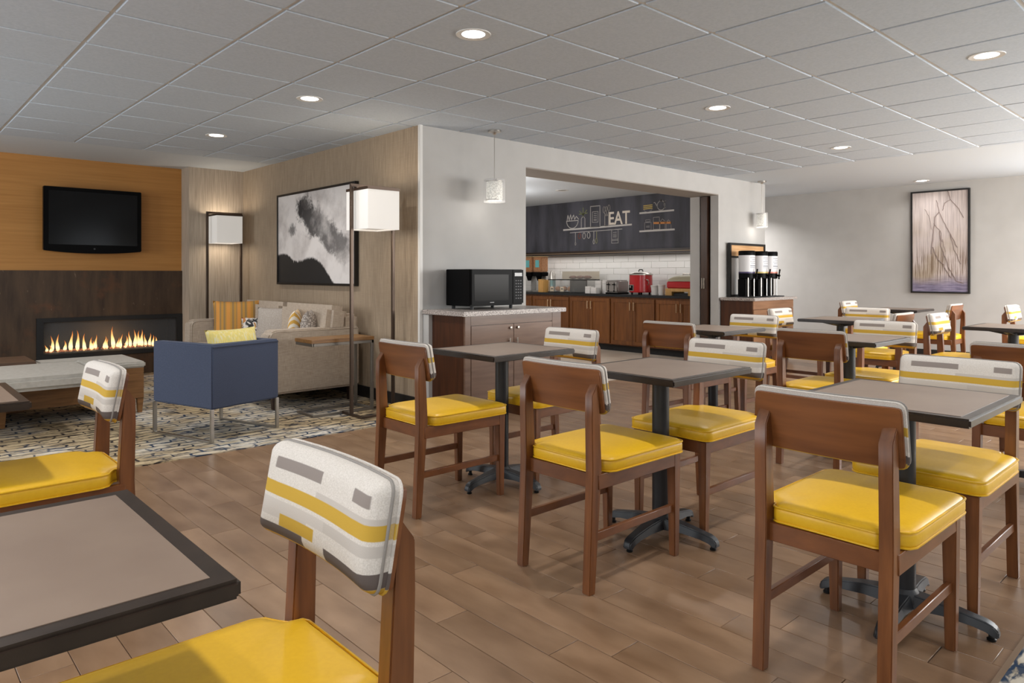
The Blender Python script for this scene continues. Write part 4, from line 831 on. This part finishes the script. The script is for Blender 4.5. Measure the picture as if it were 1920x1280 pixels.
t = thing('water_carafe', 'slim steel carafe with teal label behind the wooden utensil box', 'carafe', (8.66, 8.42, KZ)); MB().lathe([(0, 0), (.055, 0), (.055, .30), (.03, .34), (.03, .36), (0, .36)], n=18).build('body', M['nickel'], t, smooth=.7); MB().tube([(0, .05, .30), (0, .09, .28), (0, .09, .12), (0, .055, .10)], .008).build('handle', M['nickel'], t, smooth=1); MB().lathe([(.0556, .10), (.0556, .2)], n=18).build('label', TL, t)
# bakery case
t = thing('bakery_case', 'two-tier clear pastry case with black shelf on the kitchen counter', 'display case', (8.66, 7.93, KZ)); ag = N('acrylic'); ag.col((1, .98, .94)); ag.set(.05, 0, .3, alpha=.08)
MB().box(-.17, .17, -.42, .42, 0, .014).build('tray', M['blackmatte'], t); MB().box(-.17, .17, -.42, .42, .205, .22).build('shelf', M['blackmatte'], t)
for y in (-.42, .414): MB().box(-.17, .17, y, y+.006, .014, .205).box(-.17, .17, y, y+.006, .22, .35).build('side_pane', ag.m, t)
MB().box(-.17, -.166, -.414, .414, .22, .35).build('door_pane', ag.m, t); MB().box(-.17, -.166, -.414, .414, .014, .205).build('door_pane', ag.m, t); MB().box(-.17, .17, -.42, .42, .351, .356).build('top_pane', ag.m, t)
box('divider', M['black'], -.165, .16, -.16, -.07, .015, .204, t); box('back_panel', plain('cream_panel', (214, 200, 176), .6), .164, .17, -.414, .414, .22, .35, t)
def blob(name, lab, cat, loc, rx, ry, rz, mat, grp): 
    o = MB().lathe([(0, 0)]+[(math.sin(a)*1, .5-.5*math.cos(a)) for a in [PI*k/8 for k in range(1, 8)]]+[(0, 1)], n=14).build(name, mat, None, loc, smooth=1.5); o.scale = (rx, ry, rz); tag(o, lab, cat, grp)
crust = mottled('pastry', (150, 92, 50), (206, 150, 96), (1, 1, 1), 3, 3, .6); cho = mottled('dark_pastry', (84, 50, 34), (130, 84, 58), (1, 1, 1), 3, 3, .6)
for y, m_, la in ((8.24, crust, 'round golden bun at the left of the lower pastry shelf'), (8.10, crust, 'round golden bun in the middle of the lower pastry shelf'), (7.97, crust, 'round golden bun beside the black divider of the pastry case')): blob('bun', la, 'pastry', (8.62, y, KZ+.016), .05, .055, .085, m_, 'buns in the pastry case')
for y, m_, la in ((7.92, cho, 'dark pastry loaf at the left on the upper pastry shelf'), (7.76, cho, 'dark pastry loaf in the middle of the upper pastry shelf'), (7.61, cho, 'dark pastry loaf at the right end of the upper pastry shelf')): blob('pastry_loaf', la, 'pastry', (8.64, y, KZ+.222), .07, .07, .06, m_, 'loaves on the pastry shelf')
for y, la in ((8.28, 'left cream price card standing on the lower pastry shelf'), (8.05, 'right cream price card standing on the lower pastry shelf')):
    o = box('price_card', plain('card_cream', (228, 208, 176), .7) if not bpy.data.materials.get('card_cream') else bpy.data.materials['card_cream'], 8.505, 8.509, y-.04, y+.04, KZ+.015, KZ+.09); tag(o, la, 'card'); box('print', M['blackmatte'], 8.5035, 8.5048, y-.03, y+.02, KZ+.05, KZ+.07, o)
# white boxes
wb = plain('white_box', (226, 222, 218), .6); wl = plain('box_line', (170, 168, 166), .6)
for (y, x, z, w, h, la) in ((7.44, 8.50, 0, .10, .11, 'white condiment box at the front left of the little stack by the pastry case'), (7.32, 8.50, 0, .11, .09, 'low white condiment box at the front right of the little stack'), (7.36, 8.66, 0, .12, .20, 'taller white condiment box at the back of the little stack'), (7.21, 8.66, 0, .12, .21, 'tall white condiment box just left of the toaster')):
    t = thing('condiment_box', la, 'box', (x, y, KZ+z)); MB().box(-.05, .05, -w/2, w/2, 0, h).build('carton', wb, t, bevel=.002); box('flap_line', wl, -.0512, -.0498, -w/2+.005, w/2-.005, h*.72, h*.74, t)
# toaster
t = thing('toaster', 'steel four-slice toaster with black levers on the kitchen counter', 'toaster', (8.62, 6.98, KZ)); ts = plain('toaster_steel', (168, 162, 158), .3, .8)
MB().box(-.14, .14, -.125, .125, .02, .21).build('body', ts, t, bevel=.02, seg=3); box('base', M['black'], -.135, .135, -.12, .12, 0, .022, t)
for y in (-.055, .055):
    MB().box(-.1425, -.139, y-.006, y+.006, .06, .175).build('lever_slot', M['black'], t); MB().box(-.165, -.142, y-.024, y+.024, .135, .15).build('lever', M['black'], t, bevel=.003); MB().cyl((-.138, y, .045), (-.152, y, .045), .011, n=12).build('dial', M['black'], t); MB().box(-.10, .10, y-.03, y-.015, .2095, .2108).box(-.10, .10, y+.015, y+.03, .2095, .2108).build('bread_slot', M['blackmatte'], t)
# soup kettle
red = plain('red_enamel', (186, 22, 30), .25, coat=.4)
t = thing('soup_kettle', 'bright red round soup kettle with steel lid on the kitchen counter', 'kettle', (8.60, 6.51, KZ))
MB().lathe([(.0, .03), (.165, .03), (.172, .04), (.172, .285), (.168, .29), (0, .29)], n=32).build('body', red, t, smooth=.6); MB().lathe([(.176, .29), (.176, .305), (.15, .325), (.05, .34), (0, .342)], n=32).build('lid', M['nickel'], t, smooth=.7)
MB().tube([(0, -.04, .335), (0, -.03, .37), (0, .03, .37), (0, .04, .335)], .008).build('lid_handle', M['black'], t); MB().box(-.185, -.16, .0, .085, .055, .145).build('control_plate', M['nickel'], t, bevel=.002); MB().box(-.189, -.184, .01, .075, .062, .138).build('control_face', M['black'], t); MB().cyl((-.188, .045, .115), (-.198, .045, .115), .014, n=12).build('knob', M['nickel'], t)
for a in (.6, 2.2, 3.6, 5.2): MB().cyl((.13*math.cos(a), .13*math.sin(a), 0), (.13*math.cos(a), .13*math.sin(a), .031), .015, n=8).build('foot', M['black'], t)
MB().tube([(-.06, -.165, .20), (-.09, -.2, .215), (-.12, -.19, .225)], .008).tube([(-.05, -.165, .14), (-.06, -.19, .17), (-.09, -.2, .215)], .006).build('ladle_handle', M['nickel'], t)
# cups
for (y, x, w, h, la) in ((6.22, 8.55, .11, .14, 'white folded napkin stack right of the red kettle'), (6.10, 8.55, .10, .15, 'white paper cup stack in the middle, right of the red kettle'), (6.04, 8.70, .08, .20, 'taller white cup stack left of the chafing dish')):
    t = thing('cup_stack', la, 'cups', (x, y, KZ)); MB().lathe([(0, 0), (w*.42, 0), (w*.5, h*.8), (w*.53, h*.8), (w*.54, h), (.8*w*.5, h), (0, h*.97)], n=18).build('cup', wb, t, smooth=.6); 
    for k in range(3): MB().lathe([(w*.53, h*(.82+.05*k)), (w*.56, h*(.83+.05*k)), (w*.53, h*(.84+.05*k))], n=18).build('cup_rim', wl, t)
# chafing dish
t = thing('chafing_dish', 'red oval chafing dish with pale lid on a light wooden stand', 'chafing dish', (8.64, 5.74, KZ))
MB().box(-.16, .16, -.25, .25, .055, .10).box(-.16, .16, -.25, -.13, 0, .055).box(-.16, .16, .14, .25, 0, .055).build('stand', lw2, t, bevel=.004); MB().box(-.12, .12, -.12, .13, 0, .03).build('burner', M['blackmatte'], t)
MB().prism([(-.145, .101), (.145, .101), (.15, .12), (.15, .20), (-.15, .20), (-.15, .12)], 'y', -.235, .235).build('pan', red, t, bevel=.012, seg=3)
lid = MB().grid(lambda u, v: ((2*u-1)*.158, (2*v-1)*.245, .204+.085*max(0, 1-abs(2*u-1)**3)**.6*max(0, 1-abs(2*v-1)**3)**.6), 14, 18).build('lid', plain('lid_cream', (176, 166, 140), .4), t, smooth=1.5)
MB().tube([(0, -.06, .285), (0, -.05, .31), (0, .05, .31), (0, .06, .285)], .007).build('lid_handle', M['nickel'], t)

# ------------------------------------------------------------------ groups of look-alikes
GROUPS = {'throw_cushion': 'throw cushions in the lounge', 'condiment_box': 'white condiment boxes on the kitchen counter', 'cup_stack': 'white stacks right of the red kettle', 'floor_lamp': 'bronze frame floor lamps',
          'pendant_lamp': 'crystal pendant lamps', 'price_card': 'price cards in the pastry case', 'cereal_dispenser': 'cereal dispensers on the kitchen counter', 'granite_countertop': 'granite countertops', 'framed_picture': 'framed pictures'}
for o in COL.objects:
    k = o.name.split('.')[0]
    if o.parent is None and k in GROUPS: o['group'] = GROUPS[k]
